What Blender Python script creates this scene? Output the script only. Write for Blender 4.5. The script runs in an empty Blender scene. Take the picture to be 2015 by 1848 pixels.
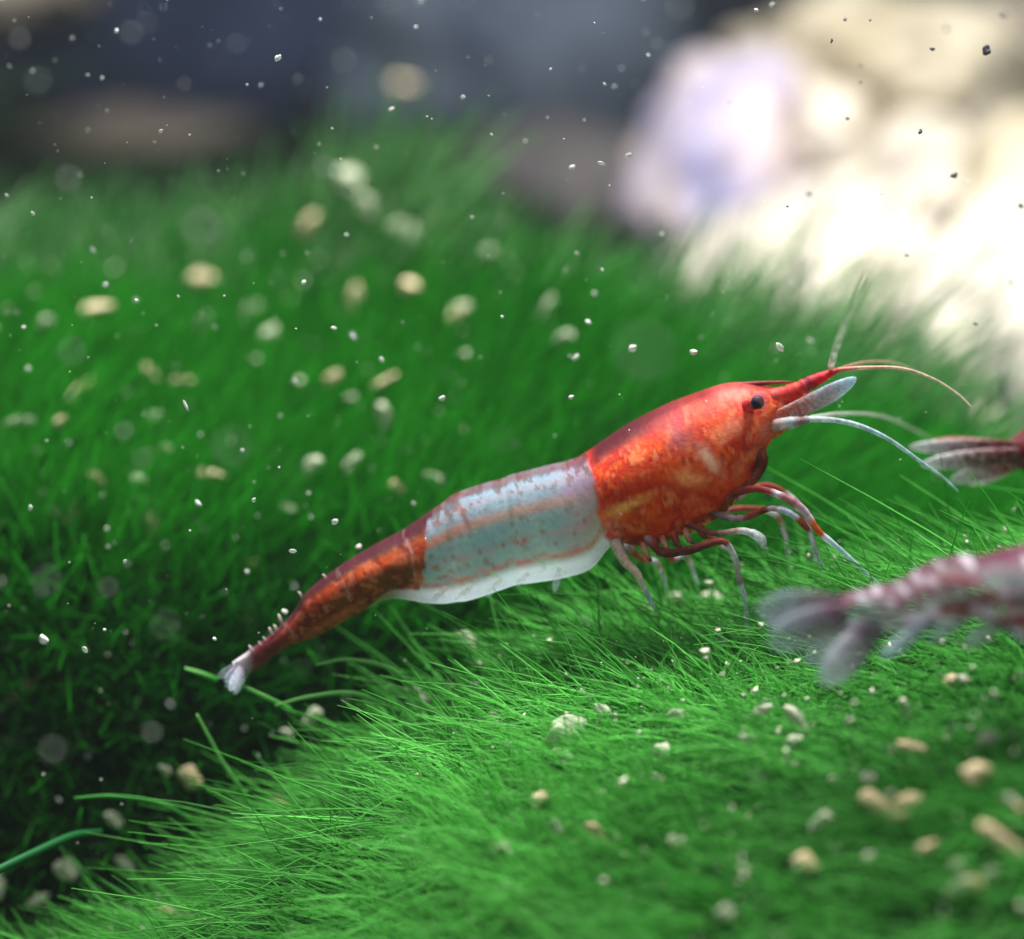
import bpy, bmesh, math, random
import numpy as np
from mathutils import Vector, noise as mnoise

# ------------------------------------------------------------------ scene: 1 unit = 1 cm
random.seed(7)
rng = np.random.default_rng(11)
SC = bpy.context.scene
COL = SC.collection
SC.unit_settings.scale_length = 0.01

# camera (on a 10 cm boom from the focus point at the origin, looking slightly down)
PITCH = math.radians(12.0)
DIST = 10.0
CP, SP = math.cos(PITCH), math.sin(PITCH)
cam_d = bpy.data.cameras.new("camera")
cam = bpy.data.objects.new("camera", cam_d)
COL.objects.link(cam)
cam.location = (0.0, -DIST * CP, DIST * SP)
cam.rotation_euler = (math.pi / 2 - PITCH, 0, 0)
cam_d.sensor_width = 36.0
cam_d.lens = 90.0                      # 4 cm wide field at 10 cm
cam_d.clip_start = 0.05
cam_d.clip_end = 200.0
cam_d.dof.use_dof = True
FOCUS = 9.74                           # the sharpest plane lies just in front of the shrimp
cam_d.dof.focus_distance = FOCUS
APERTURE = 0.30                        # entrance pupil, cm
cam_d.dof.aperture_fstop = 0.09 / APERTURE
SC.camera = cam

# light: the tank lamp overhead, an added front fill and a dim room around
world = bpy.data.worlds.new("World")
SC.world = world
world.use_nodes = True
wb = world.node_tree.nodes["Background"]
wb.inputs[0].default_value = (0.62, 0.80, 1.0, 1)
wb.inputs[1].default_value = 0.12

def area_lamp(name, loc, target, sx, sy, watts, colour):
    l = bpy.data.lights.new(name, 'AREA')
    l.shape = 'RECTANGLE'; l.size = sx; l.size_y = sy
    l.energy = watts; l.color = colour
    o = bpy.data.objects.new(name, l)
    COL.objects.link(o)
    o.location = loc
    o.rotation_euler = (Vector(target) - Vector(loc)).to_track_quat('-Z', 'Y').to_euler()
    return o
area_lamp("tank_lamp", (0.5, 3.0, 13.0), (0.2, 2.5, 0), 13, 5, 8500, (1.0, 0.97, 0.93))
area_lamp("front_fill", (-3.0, -9.5, 9.5), (0.0, 0, -0.3), 4, 3, 500, (1.0, 0.97, 0.95))  # unseen fill added in front to light the camera-facing sides

SC.view_settings.view_transform = 'Standard'
SC.view_settings.look = 'None'
SC.view_settings.exposure = 0.3
SC.view_settings.gamma = 1.0
SC.render.engine = 'CYCLES'
SC.cycles.use_denoising = True
SC.cycles.max_bounces = 8
SC.cycles.transparent_max_bounces = 24
SC.cycles.caustics_reflective = False
SC.cycles.caustics_refractive = False
SC.cycles.sample_clamp_indirect = 4.0

# ------------------------------------------------------------------ picture <-> place
PX = 0.002                             # cm per unit of the 2015-wide measuring grid at the focus plane
def at(px, py, y=0.0):
    """point of the vertical plane Y=y that is seen at (px,py) of the 2015x1848 measuring grid"""
    u = (px - 1007.5) * PX / DIST
    v = (924.0 - py) * PX / DIST
    dx, dy, dz = u, CP + v * SP, -SP + v * CP
    t = (y + DIST * CP) / dy
    return np.array([dx * t, y, DIST * SP + dz * t]) if np.isscalar(px) else np.stack(
        [dx * t, np.full_like(t, y), DIST * SP + dz * t], -1)
def view_depth(p):
    return DIST + p[1] * CP - p[2] * SP
def blur_px(d):
    return APERTURE * abs(d - FOCUS) / d / PX

def sstep(a, b, x):
    t = np.clip((x - a) / (b - a), 0, 1)
    return t * t * (3 - 2 * t)
def lin(c):
    c = np.asarray(c, float) / 255.0
    return np.where(c <= 0.04045, c / 12.92, ((c + 0.055) / 1.055) ** 2.4)
def hash2(ix, iy, seed):
    h = np.sin(ix * 127.1 + iy * 311.7 + seed * 74.7) * 43758.5453
    return h - np.floor(h)
def vnoise(x, y, seed=0):
    ix, iy = np.floor(x), np.floor(y)
    fx, fy = x - ix, y - iy
    fx = fx * fx * (3 - 2 * fx); fy = fy * fy * (3 - 2 * fy)
    a = hash2(ix, iy, seed); b = hash2(ix + 1, iy, seed)
    c = hash2(ix, iy + 1, seed); d = hash2(ix + 1, iy + 1, seed)
    return (a * (1 - fx) + b * fx) * (1 - fy) + (c * (1 - fx) + d * fx) * fy
def fbm(x, y, seed=0, n=3):
    s = 0; a = 0.5; t = 0
    for k in range(n):
        s = s + a * vnoise(x * 2 ** k, y * 2 ** k, seed + k * 13); t += a; a *= 0.5
    return s / t

# ------------------------------------------------------------------ helpers for objects
def mesh_obj(name, verts, faces, mat, parent=None, cols=None, smooth=True, alpha=None):
    me = bpy.data.meshes.new(name)
    me.from_pydata([tuple(v) for v in verts], [], [tuple(f) for f in faces])
    if cols is not None:
        at_ = me.color_attributes.new("col", 'FLOAT_COLOR', 'POINT')
        c = np.ones((len(verts), 4)); c[:, :3] = cols
        at_.data.foreach_set("color", c.ravel())
    if alpha is not None:
        aa = me.attributes.new("opac", 'FLOAT', 'POINT')
        aa.data.foreach_set("value", np.asarray(alpha, float).ravel())
    me.update()
    if smooth:
        me.polygons.foreach_set("use_smooth", [True] * len(me.polygons))
    o = bpy.data.objects.new(name, me)
    COL.objects.link(o)
    if mat: me.materials.append(mat)
    if parent is not None:
        o.parent = parent
    return o
def big_mesh(name, V, F, k, mat, cols=None):
    """V (n,3), F (m,k) arrays -> mesh object, fast"""
    me = bpy.data.meshes.new(name)
    me.vertices.add(len(V)); me.vertices.foreach_set("co", V.astype(np.float32).ravel())
    me.loops.add(F.size); me.loops.foreach_set("vertex_index", F.astype(np.int32).ravel())
    me.polygons.add(len(F))
    me.polygons.foreach_set("loop_start", np.arange(0, F.size, k, dtype=np.int32))
    me.polygons.foreach_set("loop_total", np.full(len(F), k, dtype=np.int32))
    me.update(calc_edges=True)
    me.polygons.foreach_set("use_smooth", np.ones(len(F), bool))
    if cols is not None:
        a = me.color_attributes.new("col", 'FLOAT_COLOR', 'POINT')
        c = np.ones((len(V), 4), np.float32); c[:, :3] = cols
        a.data.foreach_set("color", c.ravel())
    me.materials.append(mat)
    o = bpy.data.objects.new(name, me)
    COL.objects.link(o)
    return o
def tag(o, label, cat=None, group=None, kind=None):
    o['label'] = label
    if cat: o['category'] = cat
    if group: o['group'] = group
    if kind: o['kind'] = kind
    return o
def empty(name, loc):
    o = bpy.data.objects.new(name, None)
    o.empty_display_size = 0.1
    COL.objects.link(o); o.location = loc
    return o

# ------------------------------------------------------------------ materials
def nodes_of(name):
    m = bpy.data.materials.new(name); m.use_nodes = True
    nt = m.node_tree
    return m, nt, nt.nodes["Principled BSDF"], nt.nodes["Material Output"]
def add(nt, kind, **kw):
    n = nt.nodes.new(kind)
    for k, v in kw.items(): setattr(n, k, v)
    return n
def noisy(name, c1, c2, scale, rough=0.8, bump=0.0, detail=5, spec=0.3, sss=0.0):
    m, nt, p, out = nodes_of(name)
    tc = add(nt, 'ShaderNodeTexCoord')
    n = add(nt, 'ShaderNodeTexNoise'); n.inputs['Scale'].default_value = scale; n.inputs['Detail'].default_value = detail
    nt.links.new(tc.outputs['Object'], n.inputs['Vector'])
    r = add(nt, 'ShaderNodeValToRGB')
    r.color_ramp.elements[0].position = 0.35; r.color_ramp.elements[1].position = 0.65
    r.color_ramp.elements[0].color = (*c1, 1); r.color_ramp.elements[1].color = (*c2, 1)
    nt.links.new(n.outputs[0], r.inputs[0]); nt.links.new(r.outputs[0], p.inputs['Base Color'])
    p.inputs['Roughness'].default_value = rough
    p.inputs['Specular IOR Level'].default_value = spec
    if sss:
        p.inputs['Subsurface Weight'].default_value = sss
        p.inputs['Subsurface Radius'].default_value = (0.05, 0.04, 0.03)
        p.inputs['Subsurface Scale'].default_value = 1.0
    if bump:
        b = add(nt, 'ShaderNodeBump'); b.inputs['Strength'].default_value = bump; b.inputs['Distance'].default_value = 0.1
        nt.links.new(n.outputs[0], b.inputs['Height']); nt.links.new(b.outputs[0], p.inputs['Normal'])
    return m
def filament_mat(name, translucency):
    m, nt, p, out = nodes_of(name)
    a = add(nt, 'ShaderNodeAttribute', attribute_name='col')
    nt.links.new(a.outputs['Color'], p.inputs['Base Color'])
    p.inputs['Roughness'].default_value = 0.45
    p.inputs['Specular IOR Level'].default_value = 0.12
    t = add(nt, 'ShaderNodeBsdfTranslucent')
    nt.links.new(a.outputs['Color'], t.inputs['Color'])
    mx = add(nt, 'ShaderNodeMixShader'); mx.inputs[0].default_value = translucency
    nt.links.new(p.outputs[0], mx.inputs[1]); nt.links.new(t.outputs[0], mx.inputs[2])
    nt.links.new(mx.outputs[0], out.inputs['Surface'])
    return m
def flesh_mat(name, rough=0.55, sss=0.10, noise_amt=0.12, glow=0.35):
    m, nt, p, out = nodes_of(name)
    a = add(nt, 'ShaderNodeAttribute', attribute_name='col')
    o = add(nt, 'ShaderNodeAttribute', attribute_name='opac')
    tc = add(nt, 'ShaderNodeTexCoord')
    n = add(nt, 'ShaderNodeTexNoise'); n.inputs['Scale'].default_value = 55; n.inputs['Detail'].default_value = 4
    nt.links.new(tc.outputs['Object'], n.inputs['Vector'])
    mr = add(nt, 'ShaderNodeMapRange')
    mr.inputs[1].default_value = 0.3; mr.inputs[2].default_value = 0.7
    mr.inputs[3].default_value = 1 - noise_amt; mr.inputs[4].default_value = 1 + noise_amt
    nt.links.new(n.outputs[0], mr.inputs[0])
    mul = add(nt, 'ShaderNodeVectorMath', operation='SCALE')
    nt.links.new(a.outputs['Color'], mul.inputs[0]); nt.links.new(mr.outputs[0], mul.inputs['Scale'])
    nt.links.new(mul.outputs[0], p.inputs['Base Color'])
    p.inputs['Roughness'].default_value = rough
    p.inputs['Specular IOR Level'].default_value = 0.22
    p.inputs['Subsurface Weight'].default_value = sss
    p.inputs['Subsurface Radius'].default_value = (1.0, 0.45, 0.3)
    p.inputs['Subsurface Scale'].default_value = 0.05
    b = add(nt, 'ShaderNodeBump'); b.inputs['Strength'].default_value = 0.25; b.inputs['Distance'].default_value = 0.01
    nt.links.new(n.outputs[0], b.inputs['Height']); nt.links.new(b.outputs[0], p.inputs['Normal'])
    tl = add(nt, 'ShaderNodeBsdfTranslucent'); nt.links.new(mul.outputs[0], tl.inputs['Color'])
    mx = add(nt, 'ShaderNodeMixShader'); mx.inputs[0].default_value = glow
    nt.links.new(p.outputs[0], mx.inputs[1]); nt.links.new(tl.outputs[0], mx.inputs[2])
    tr = add(nt, 'ShaderNodeBsdfTransparent')
    m2 = add(nt, 'ShaderNodeMixShader')
    nt.links.new(o.outputs['Fac'], m2.inputs[0]); nt.links.new(tr.outputs[0], m2.inputs[1]); nt.links.new(mx.outputs[0], m2.inputs[2])
    nt.links.new(m2.outputs[0], out.inputs['Surface'])
    return m
M_NEAR = filament_mat("moss_filament", 0.5)
M_FAR = filament_mat("far_moss_filament", 0.5)
M_FLESH = flesh_mat("shrimp_shell")
M_LIMB = flesh_mat("shrimp_limb", 0.5, 0.05, 0.25)
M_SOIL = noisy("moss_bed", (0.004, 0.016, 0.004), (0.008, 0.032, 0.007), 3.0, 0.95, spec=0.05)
M_WALL = noisy("dark_back_wall", (0.014, 0.018, 0.034), (0.05, 0.06, 0.085), 0.10, 0.7, spec=0.1, detail=2)
M_CREAM = noisy("cream_stone", (0.30, 0.26, 0.18), (0.62, 0.56, 0.43), 0.8, 0.9, 0.5, spec=0.1)
M_WHITE = noisy("white_stone", (0.34, 0.31, 0.28), (0.76, 0.70, 0.58), 0.9, 0.9, 0.5, spec=0.1)
M_LAV = noisy("lavender_stone", (0.25, 0.24, 0.40), (0.62, 0.52, 0.48), 0.9, 0.9, 0.4, spec=0.1, detail=2)
M_TAN = noisy("tan_stone", (0.17, 0.14, 0.105), (0.29, 0.255, 0.22), 0.6, 0.9, 0.4, spec=0.1)
M_SLATE = noisy("slate_stone", (0.012, 0.022, 0.055), (0.045, 0.062, 0.13), 0.5, 0.85, 0.4, spec=0.1)  # lightened a little, distance haze put into the colour
M_GREYST = noisy("hazed_grey_stone", (0.08, 0.11, 0.17), (0.22, 0.27, 0.35), 0.5, 0.85, 0.4, spec=0.1)  # bluish lift in the colour stands in for haze before the stone
M_BROWNST = noisy("brown_grey_stone", (0.07, 0.065, 0.07), (0.15, 0.14, 0.14), 0.6, 0.9, 0.4, spec=0.1)
def seethrough(m, a):
    nt = m.node_tree; p = nt.nodes["Principled BSDF"]; p.inputs['Alpha'].default_value = a
    return m
M_SPECK = seethrough(noisy("white_sediment", (0.58, 0.62, 0.62), (0.82, 0.82, 0.76), 20, 0.5, spec=0.3), 0.85)
M_SPECK2 = seethrough(noisy("grey_sediment", (0.40, 0.46, 0.44), (0.7, 0.72, 0.66), 20, 0.5, spec=0.4), 0.55)
M_PELLET = noisy("tan_pellet", (0.40, 0.27, 0.14), (0.66, 0.54, 0.36), 9, 0.7, 0.3)
M_PALE = seethrough(noisy("pale_flake", (0.30, 0.36, 0.24), (0.60, 0.60, 0.48), 12, 0.6, 0.3), 0.85)
M_CREAMP = noisy("cream_pellet", (0.46, 0.36, 0.20), (0.70, 0.60, 0.40), 9, 0.7, 0.3)
M_CREAMF = noisy("cream_flake", (0.30, 0.36, 0.24), (0.52, 0.56, 0.42), 12, 0.6, 0.3)
M_SILHOUETTE = noisy("silhouette_sediment", (0.07, 0.08, 0.10), (0.16, 0.16, 0.18), 20, 0.8)  # same sediment as the white specks, backlit shade put into its colour
M_BROWN = noisy("brown_scrap", (0.10, 0.05, 0.03), (0.3, 0.2, 0.12), 14, 0.7)

# ------------------------------------------------------------------ terrain
_cx = np.array([-300, -100, 0, 150, 350, 480, 620, 720, 850, 1000, 1200, 1400, 1650, 1800, 2015, 2300], float)
_cy = np.array([2150, 2040, 1990, 1930, 1870, 1815, 1720, 1620, 1490, 1390, 1322, 1262, 1188, 1150, 1125, 1105], float)
YC = 0.25
_cp = at(_cx, _cy, YC)
def height_near(x, y):
    zc = np.interp(x, _cp[:, 0], _cp[:, 2])
    for dx in (-0.12, 0.12):
        zc = zc + np.interp(x + dx, _cp[:, 0], _cp[:, 2])
    zc = zc / 3
    t = np.maximum(YC - y, 0)
    front = 0.03 * t + 0.065 * t * t
    b = np.maximum(y - YC, 0)
    back = 0.8 * b + 3.0 * b * b
    z = zc - front - back
    z = z + 0.20 * np.exp(-(((x - 1.6) / 0.40) ** 2 + ((y + 2.1) / 0.4) ** 2))
    z = z + 0.34 * (fbm(x * 1.5 + 5, y * 1.5 + 9, 3) - 0.5) * sstep(0.2, -0.7, y)
    return z
def height_far(x, y):
    y = y + 0.55
    z = -2.9 + 0.05 * sstep(-0.8, -2.6, x) * sstep(2.5, 5, y) + 1.95 * sstep(1.55, 2.0, y) + 0.72 * (1 - np.exp(-np.maximum(y - 1.9, 0) / 1.5))
    z = z - 0.75 * sstep(-0.1, 1.5, x) * sstep(2.2, 4.5, y) - 1.6 * sstep(1.4, 3.2, x) * sstep(2.0, 4.6, y)
    z = z + 0.75 * (fbm(x * 0.75 + 2, y * 0.75 + 4, 8) - 0.5)
    z = z + 0.40 * np.exp(-(((x + 0.85) / 0.5) ** 2 + ((y - 5.2) / 0.6) ** 2))
    z = z - 0.6 * sstep(5.6, 8.0, y)
    return z
def H(x, y):
    return np.maximum(np.maximum(height_near(x, y), height_far(x, y)), -2.9)
def on_ground(px, py, lift=0.0, y0=-4.0, y1=9.0):
    """where the sight line meets the moss bed raised by lift"""
    ys = np.linspace(y0, y1, 1200)
    u = (px - 1007.5) * PX / DIST; v = (924.0 - py) * PX / DIST
    t = (ys + DIST * CP) / (CP + v * SP)
    xs = u * t; zs = DIST * SP + (-SP + v * CP) * t
    d = zs - (H(xs, ys) + lift)
    k = np.argmax(d < 0)
    if d[k] >= 0: k = len(ys) - 1
    return np.array([xs[k], ys[k], zs[k]])

gx = np.concatenate([np.linspace(-30, -4.2, 26), np.linspace(-4, 4, 120), np.linspace(4.2, 30, 26)])
gy = np.concatenate([np.linspace(-12, -3.2, 12), np.linspace(-3, 9.5, 180), np.linspace(9.8, 34, 24)])
GX, GY = np.meshgrid(gx, gy)
GZ = H(GX, GY)
nx_, ny_ = len(gx), len(gy)
idx = np.arange(nx_ * ny_).reshape(ny_, nx_)
F = np.stack([idx[:-1, :-1], idx[:-1, 1:], idx[1:, 1:], idx[1:, :-1]], -1).reshape(-1, 4)
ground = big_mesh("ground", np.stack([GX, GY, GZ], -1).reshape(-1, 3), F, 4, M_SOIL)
tag(ground, "dark green moss bed on the tank floor under the filaments", kind='structure')

def slab(name, x0, x1, y0, y1, z0, z1, mat):
    v = [(x, y, z) for z in (z0, z1) for y in (y0, y1) for x in (x0, x1)]
    f = [(0, 2, 3, 1), (4, 5, 7, 6), (0, 1, 5, 4), (2, 6, 7, 3), (0, 4, 6, 2), (1, 3, 7, 5)]
    return mesh_obj(name, v, f, mat, smooth=False)
wall = slab("wall", -30, 30, 33.0, 33.8, -3.5, 24, M_WALL)
tag(wall, "dark navy back wall of the tank behind the rocks", kind='structure')

# ------------------------------------------------------------------ stones
def stone(name, px, py, y, w, h, depth, mat, label, seed, lump=0.22, sub=5, rot=0.0, group=None, freq=1.3):
    c = at(px, py, y); s = view_depth(c) / DIST * PX
    rx, rz, ry = w * s / 2, h * s / 2, depth / 2
    bm = bmesh.new()
    bmesh.ops.create_icosphere(bm, subdivisions=sub, radius=1.0)
    off = Vector((seed * 3.1, seed * 1.7, seed * 5.3))
    for v in bm.verts:
        n = v.co.normalized()
        k = 1 + lump * mnoise.fractal(n * freq + off, 1.0, 2.0, 5) + 0.4 * lump * mnoise.noise(n * 0.8 + off)
        k -= 0.10 * abs(mnoise.noise(n * 2.6 + off))
        v.co = n * k
    cr, sr = math.cos(rot), math.sin(rot)
    for v in bm.verts:
        x, z = v.co.x * rx, v.co.z * rz
        v.co = Vector((x * cr - z * sr, v.co.y * ry, x * sr + z * cr))
    me = bpy.data.meshes.new(name); bm.to_mesh(me); bm.free()
    me.polygons.foreach_set("use_smooth", [True] * len(me.polygons))
    me.materials.append(mat)
    o = bpy.data.objects.new(name, me); COL.objects.link(o); o.location = c
    tag(o, label, 'stone', group)
    return o
PILE = "pale stones piled at the right"
stone("stone", 1740, 150, 16.0, 560, 340, 4.5, M_CREAM, "cream yellow stone at the top of the pale stone pile", 1.0, group=PILE)
stone("stone", 1425, 350, 14.0, 370, 480, 2.8, M_LAV, "lavender and pink stone at the left end of the pale pile", 2.4, 0.30, rot=-0.22, group=PILE, freq=1.0)
stone("stone", 1760, 420, 15.0, 640, 560, 4.0, M_WHITE, "largest white stone in the middle of the pale pile", 3.3, 0.42, group=PILE)
stone("stone", 1590, 270, 14.6, 330, 330, 2.6, M_WHITE, "rounded white stone tucked between the lavender stone and the cream top stone", 13.3, 0.25, group=PILE)
stone("stone", 2010, 140, 17.5, 330, 360, 3.0, M_TAN, "grey brown stone at the upper right edge, behind the white stones", 4.1, group=PILE)
stone("stone", 2040, 380, 12.5, 330, 300, 2.2, M_CREAM, "small cream stone against the right edge below a dark crevice", 5.6, group=PILE)
stone("stone", 1985, 710, 9.5, 470, 660, 2.6, M_WHITE, "white stone low at the right edge above the dark red shrimp tail", 6.2, group=PILE)
stone("stone", 1600, 560, 12.0, 560, 420, 2.2, M_WHITE, "low white stone half hidden by moss in front of the lavender stone", 7.7, 0.18, group=PILE)
stone("stone", 330, 400, 25.0, 680, 340, 4.0, M_TAN, "blurred tan stone rising behind the far moss at left", 8.2, 0.15, rot=-0.10)
stone("stone", 30, -10, 20.0, 340, 170, 4.0, M_TAN, "brown stone corner in the upper left corner of the picture", 9.9, 0.15)
stone("stone", 470, 130, 30.0, 700, 560, 4.0, M_SLATE, "dark navy stone behind the tan stone", 10.4, 0.2)
stone("stone", 1010, 120, 29.0, 720, 520, 4.0, M_GREYST, "blue grey stone, haze in its colour, behind the middle of the moss", 11.1, 0.2)
stone("stone", 1110, 390, 21.0, 460, 300, 3.0, M_BROWNST, "low brown grey stone behind the moss left of the lavender stone", 12.5, 0.15)

# ------------------------------------------------------------------ moss filaments
def normals(x, y, e=0.04):
    dzdx = (H(x + e, y) - H(x - e, y)) / (2 * e)
    dzdy = (H(x, y + e) - H(x, y - e)) / (2 * e)
    n = np.stack([-dzdx, -dzdy, np.ones_like(x)], -1)
    return n / np.linalg.norm(n, axis=1, keepdims=True)
def strands(base, d0, bend, L, rad, npt=6, sides=3, taper=0.25):
    """(n,npt*sides,3) tapered tubes (sides=3) or ribbons (sides=2)"""
    n = len(base)
    t = np.linspace(0, 1, npt)
    P = base[:, None, :] + L[:, None, None] * (d0[:, None, :] * t[None, :, None] + bend[:, None, :] * (t ** 2)[None, :, None])
    T = np.gradient(P, axis=1); T /= np.linalg.norm(T, axis=2, keepdims=True) + 1e-9
    ref = rng.normal(size=(n, 1, 3)); A = np.cross(T, ref); A /= np.linalg.norm(A, axis=2, keepdims=True) + 1e-9
    B = np.cross(T, A)
    r = rad[:, None] * (1 - (1 - taper) * t[None, :] ** 1.5)
    rows = []
    for k in range(sides):
        a = 2 * math.pi * k / sides
        rows.append(P + (A * math.cos(a) + B * math.sin(a)) * r[..., None])
    V = np.stack(rows, 2).reshape(n, npt * sides, 3)
    f = []
    for i in range(npt - 1):
        if sides == 2:
            f.append([i * 2, i * 2 + 1, i * 2 + 3, i * 2 + 2])
        else:
            for k in range(sides):
                f.append([i * sides + k, i * sides + (k + 1) % sides, (i + 1) * sides + (k + 1) % sides, (i + 1) * sides + k])
    f = np.array(f)
    FF = (np.arange(n)[:, None, None] * npt * sides + f[None]).reshape(-1, 4)
    return V.reshape(-1, 3), FF, npt * sides
def tint(n, lo, hi, k, patch):
    w = np.clip(rng.random(n) * 0.5 + patch * 0.5, 0, 1)[:, None]
    c = lin(lo)[None] * (1 - w) + lin(hi)[None] * w
    return np.repeat(c, k, axis=0)
def unit(v):
    return v / (np.linalg.norm(v, axis=-1, keepdims=True) + 1e-9)

def near_moss(name, n, xr, yr, label):
    nt_ = n // 16
    tx, ty = rng.uniform(*xr, nt_), rng.uniform(*yr, nt_)
    ti = rng.integers(0, nt_, n)                       # every filament belongs to a tuft
    rr = 0.075 * np.sqrt(rng.random(n)); ra = rng.uniform(0, 2 * math.pi, n)
    ox, oy = rr * np.cos(ra), rr * np.sin(ra)
    x, y = tx[ti] + ox, np.minimum(ty[ti] + oy, yr[1])
    z = H(x, y); nrm = normals(x, y)
    fl = fbm(x * 1.7 + 30, y * 1.7 + 12, 21) - 0.5
    f2 = fbm(x * 4.0 + 3, y * 4.0 + 1, 33, 2) - 0.5
    right = sstep(0.3, 1.4, x) * sstep(-0.2, -0.9, y)
    td = rng.normal(scale=0.42, size=(nt_, 3))[ti]
    lean = np.stack([-0.60 + 0.45 * right + 1.2 * fl + 0.8 * f2, 0.05 + 1.2 * f2, 0.55 + 0 * x], -1) + td
    fan = np.stack([ox, oy, 0 * ox], -1) * 6.0
    d0 = unit(0.75 * nrm + lean + fan + rng.normal(scale=0.16, size=(n, 3)))
    bend = np.stack([-0.20 + 0.5 * fl - 0.10 * right, -0.05 + 0 * x, -0.26 - 0.22 * right], -1) + 0.5 * fan + rng.normal(scale=0.20, size=(n, 3))
    L = rng.uniform(0.17, 0.46, n) * rng.uniform(0.7, 1.3, nt_)[ti] * (0.75 + 0.6 * fbm(x * 2.2, y * 2.2, 41)) * (1 - 0.2 * right)
    # longer loose filaments along the crest
    L = np.where((np.abs(y - 0.3) < 0.35) & (rng.random(n) < 0.10), L * 1.35, L)
    base = np.stack([x, y, z - 0.05], -1)
    V, FF, k = strands(base, d0, bend, L, rng.uniform(0.0040, 0.0070, n), 6, 3)
    pt = sstep(0.30, 0.68, fbm(x * 1.3 + 8, y * 1.3, 55)) * 0.8 + 0.2 * sstep(1.2, -1.2, x)  # tone patches, plus left side tinted paler for the brighter light there
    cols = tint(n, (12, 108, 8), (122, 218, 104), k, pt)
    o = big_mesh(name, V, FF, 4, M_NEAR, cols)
    tag(o, label, 'moss', kind='stuff')
    return o
near_moss("moss", 62000, (-3.3, 3.3), (-3.6, 0.85), "bright green filament moss on the near mound under the shrimps")

n = 112000
yy = np.concatenate([rng.uniform(0.95, 1.55, n // 4), rng.uniform(1.2, 3.4, n // 3), rng.uniform(2.6, 7.6, n - n // 3 - n // 4)])
xx = rng.uniform(-1, 1, n) * (2.9 + 0.38 * yy)
zz = H(xx, yy); nr = normals(xx, yy)
fl = fbm(xx * 0.9 + 3, yy * 0.9, 61) - 0.5
d0 = unit(np.stack([0.25 + 1.1 * fl, -0.15 + 0 * xx, 0.9 + 0 * xx], -1) + (0.5 + 1.1 * sstep(0.75, 0.3, nr[:, 2:3])) * nr + rng.normal(scale=0.25, size=(n, 3)))
bend = np.stack([0.18 + 0.3 * fl, -0.1 + 0 * xx, -0.1 + 0 * xx], -1) + rng.normal(scale=0.16, size=(n, 3))
LL = rng.uniform(0.35, 0.75, n) * (0.75 + 0.6 * fbm(xx * 1.1, yy * 1.1, 71)) * (1 + 0.5 * sstep(4.8, 6.5, yy) * sstep(0.5, 2.0, xx))
V, FF, k = strands(np.stack([xx, yy, zz - 0.05], -1), d0, bend, LL, rng.uniform(0.0065, 0.012, n) * (0.55 + 0.45 * sstep(1.4, 2.6, yy)), 5, 2, 0.3)
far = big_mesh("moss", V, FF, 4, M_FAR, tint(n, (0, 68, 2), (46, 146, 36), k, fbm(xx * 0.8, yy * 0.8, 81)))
tag(far, "blurred dark green moss slope behind the shrimps", 'moss', kind='stuff')

def tall(name, n, xr, yr, lr, lo, hi, label, lean):
    x = rng.uniform(*xr, n); y = rng.uniform(*yr, n)
    fl = fbm(x * 0.9 + 13, y * 0.9, 64) - 0.5
    d0 = unit(np.stack([lean + 0.9 * fl, -0.1 + 0 * x, 1.0 + 0 * x], -1) + rng.normal(scale=0.16, size=(n, 3)))
    bend = np.stack([0.25 + 0.5 * fl, 0 * x, -0.12 + 0 * x], -1) + rng.normal(scale=0.15, size=(n, 3))
    V, FF, k = strands(np.stack([x, y, H(x, y) - 0.05], -1), d0, bend, rng.uniform(*lr, n), rng.uniform(0.010, 0.019, n), 6, 3, 0.3)
    o = big_mesh(name, V, FF, 4, M_FAR, tint(n, lo, hi, k, fbm(x, y, 83)))
    tag(o, label, 'moss', kind='stuff')
tall("moss_filaments", 1500, (0.6, 3.2), (2.9, 5.0), (0.8, 1.5), (40, 120, 50), (110, 170, 100), "long thin moss filaments waving before the pale stones", 0.30)
tall("moss_tuft", 240, (-1.15, -0.60), (4.1, 4.9), (0.5, 1.25), (40, 120, 44), (120, 170, 110), "wispy pale green moss tuft rising in front of the dark stones", 0.25)
tall("moss_tuft", 500, (-7.5, -5.6), (9.0, 10.0), (1.6, 3.4), (40, 110, 40), (90, 140, 70), "blurred green tuft at the left edge beside the tan stone", 0.05)
tall("moss_filaments", 1100, (-4.5, 1.0), (3.8, 5.8), (0.6, 1.0), (60, 130, 66), (140, 180, 130), "loose filaments along the top of the far moss slope, paled as haze", 0.15)  # pale tint stands in for the haze over the moss top

def dust(name, n, xr, yr, lift, size, mat, label):
    """fine grains caught between the filaments, one sheet of little four sided crumbs"""
    x = rng.uniform(*xr, n); y = rng.uniform(*yr, n)
    c = np.stack([x, y, H(x, y) + rng.uniform(*lift, n)], -1)
    r = size[0] + (size[1] - size[0]) * rng.random(n) ** 3
    tet = np.array([(1, 1, 1), (1, -1, -1), (-1, 1, -1), (-1, -1, 1)], float) * 0.6
    V = c[:, None, :] + (tet[None] + rng.normal(scale=0.35, size=(n, 4, 3))) * r[:, None, None] * rng.uniform(0.5, 1.6, (n, 1, 3))
    F = (np.arange(n)[:, None, None] * 4 + np.array([(0, 1, 2), (0, 3, 1), (0, 2, 3), (1, 3, 2)])[None]).reshape(-1, 3)
    o = big_mesh(name, V.reshape(-1, 3), F, 3, mat)
    tag(o, label, 'sediment', kind='stuff')
dust("sediment", 2600, (-3.2, 3.2), (-3.4, 0.7), (0.08, 0.34), (0.004, 0.018), M_PALE, "fine pale sediment caught in the near moss")
dust("sediment", 1000, (-5.0, 4.0), (1.0, 5.6), (0.25, 0.62), (0.006, 0.030), M_CREAMF, "fine pale sediment caught in the far moss slope")

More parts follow.
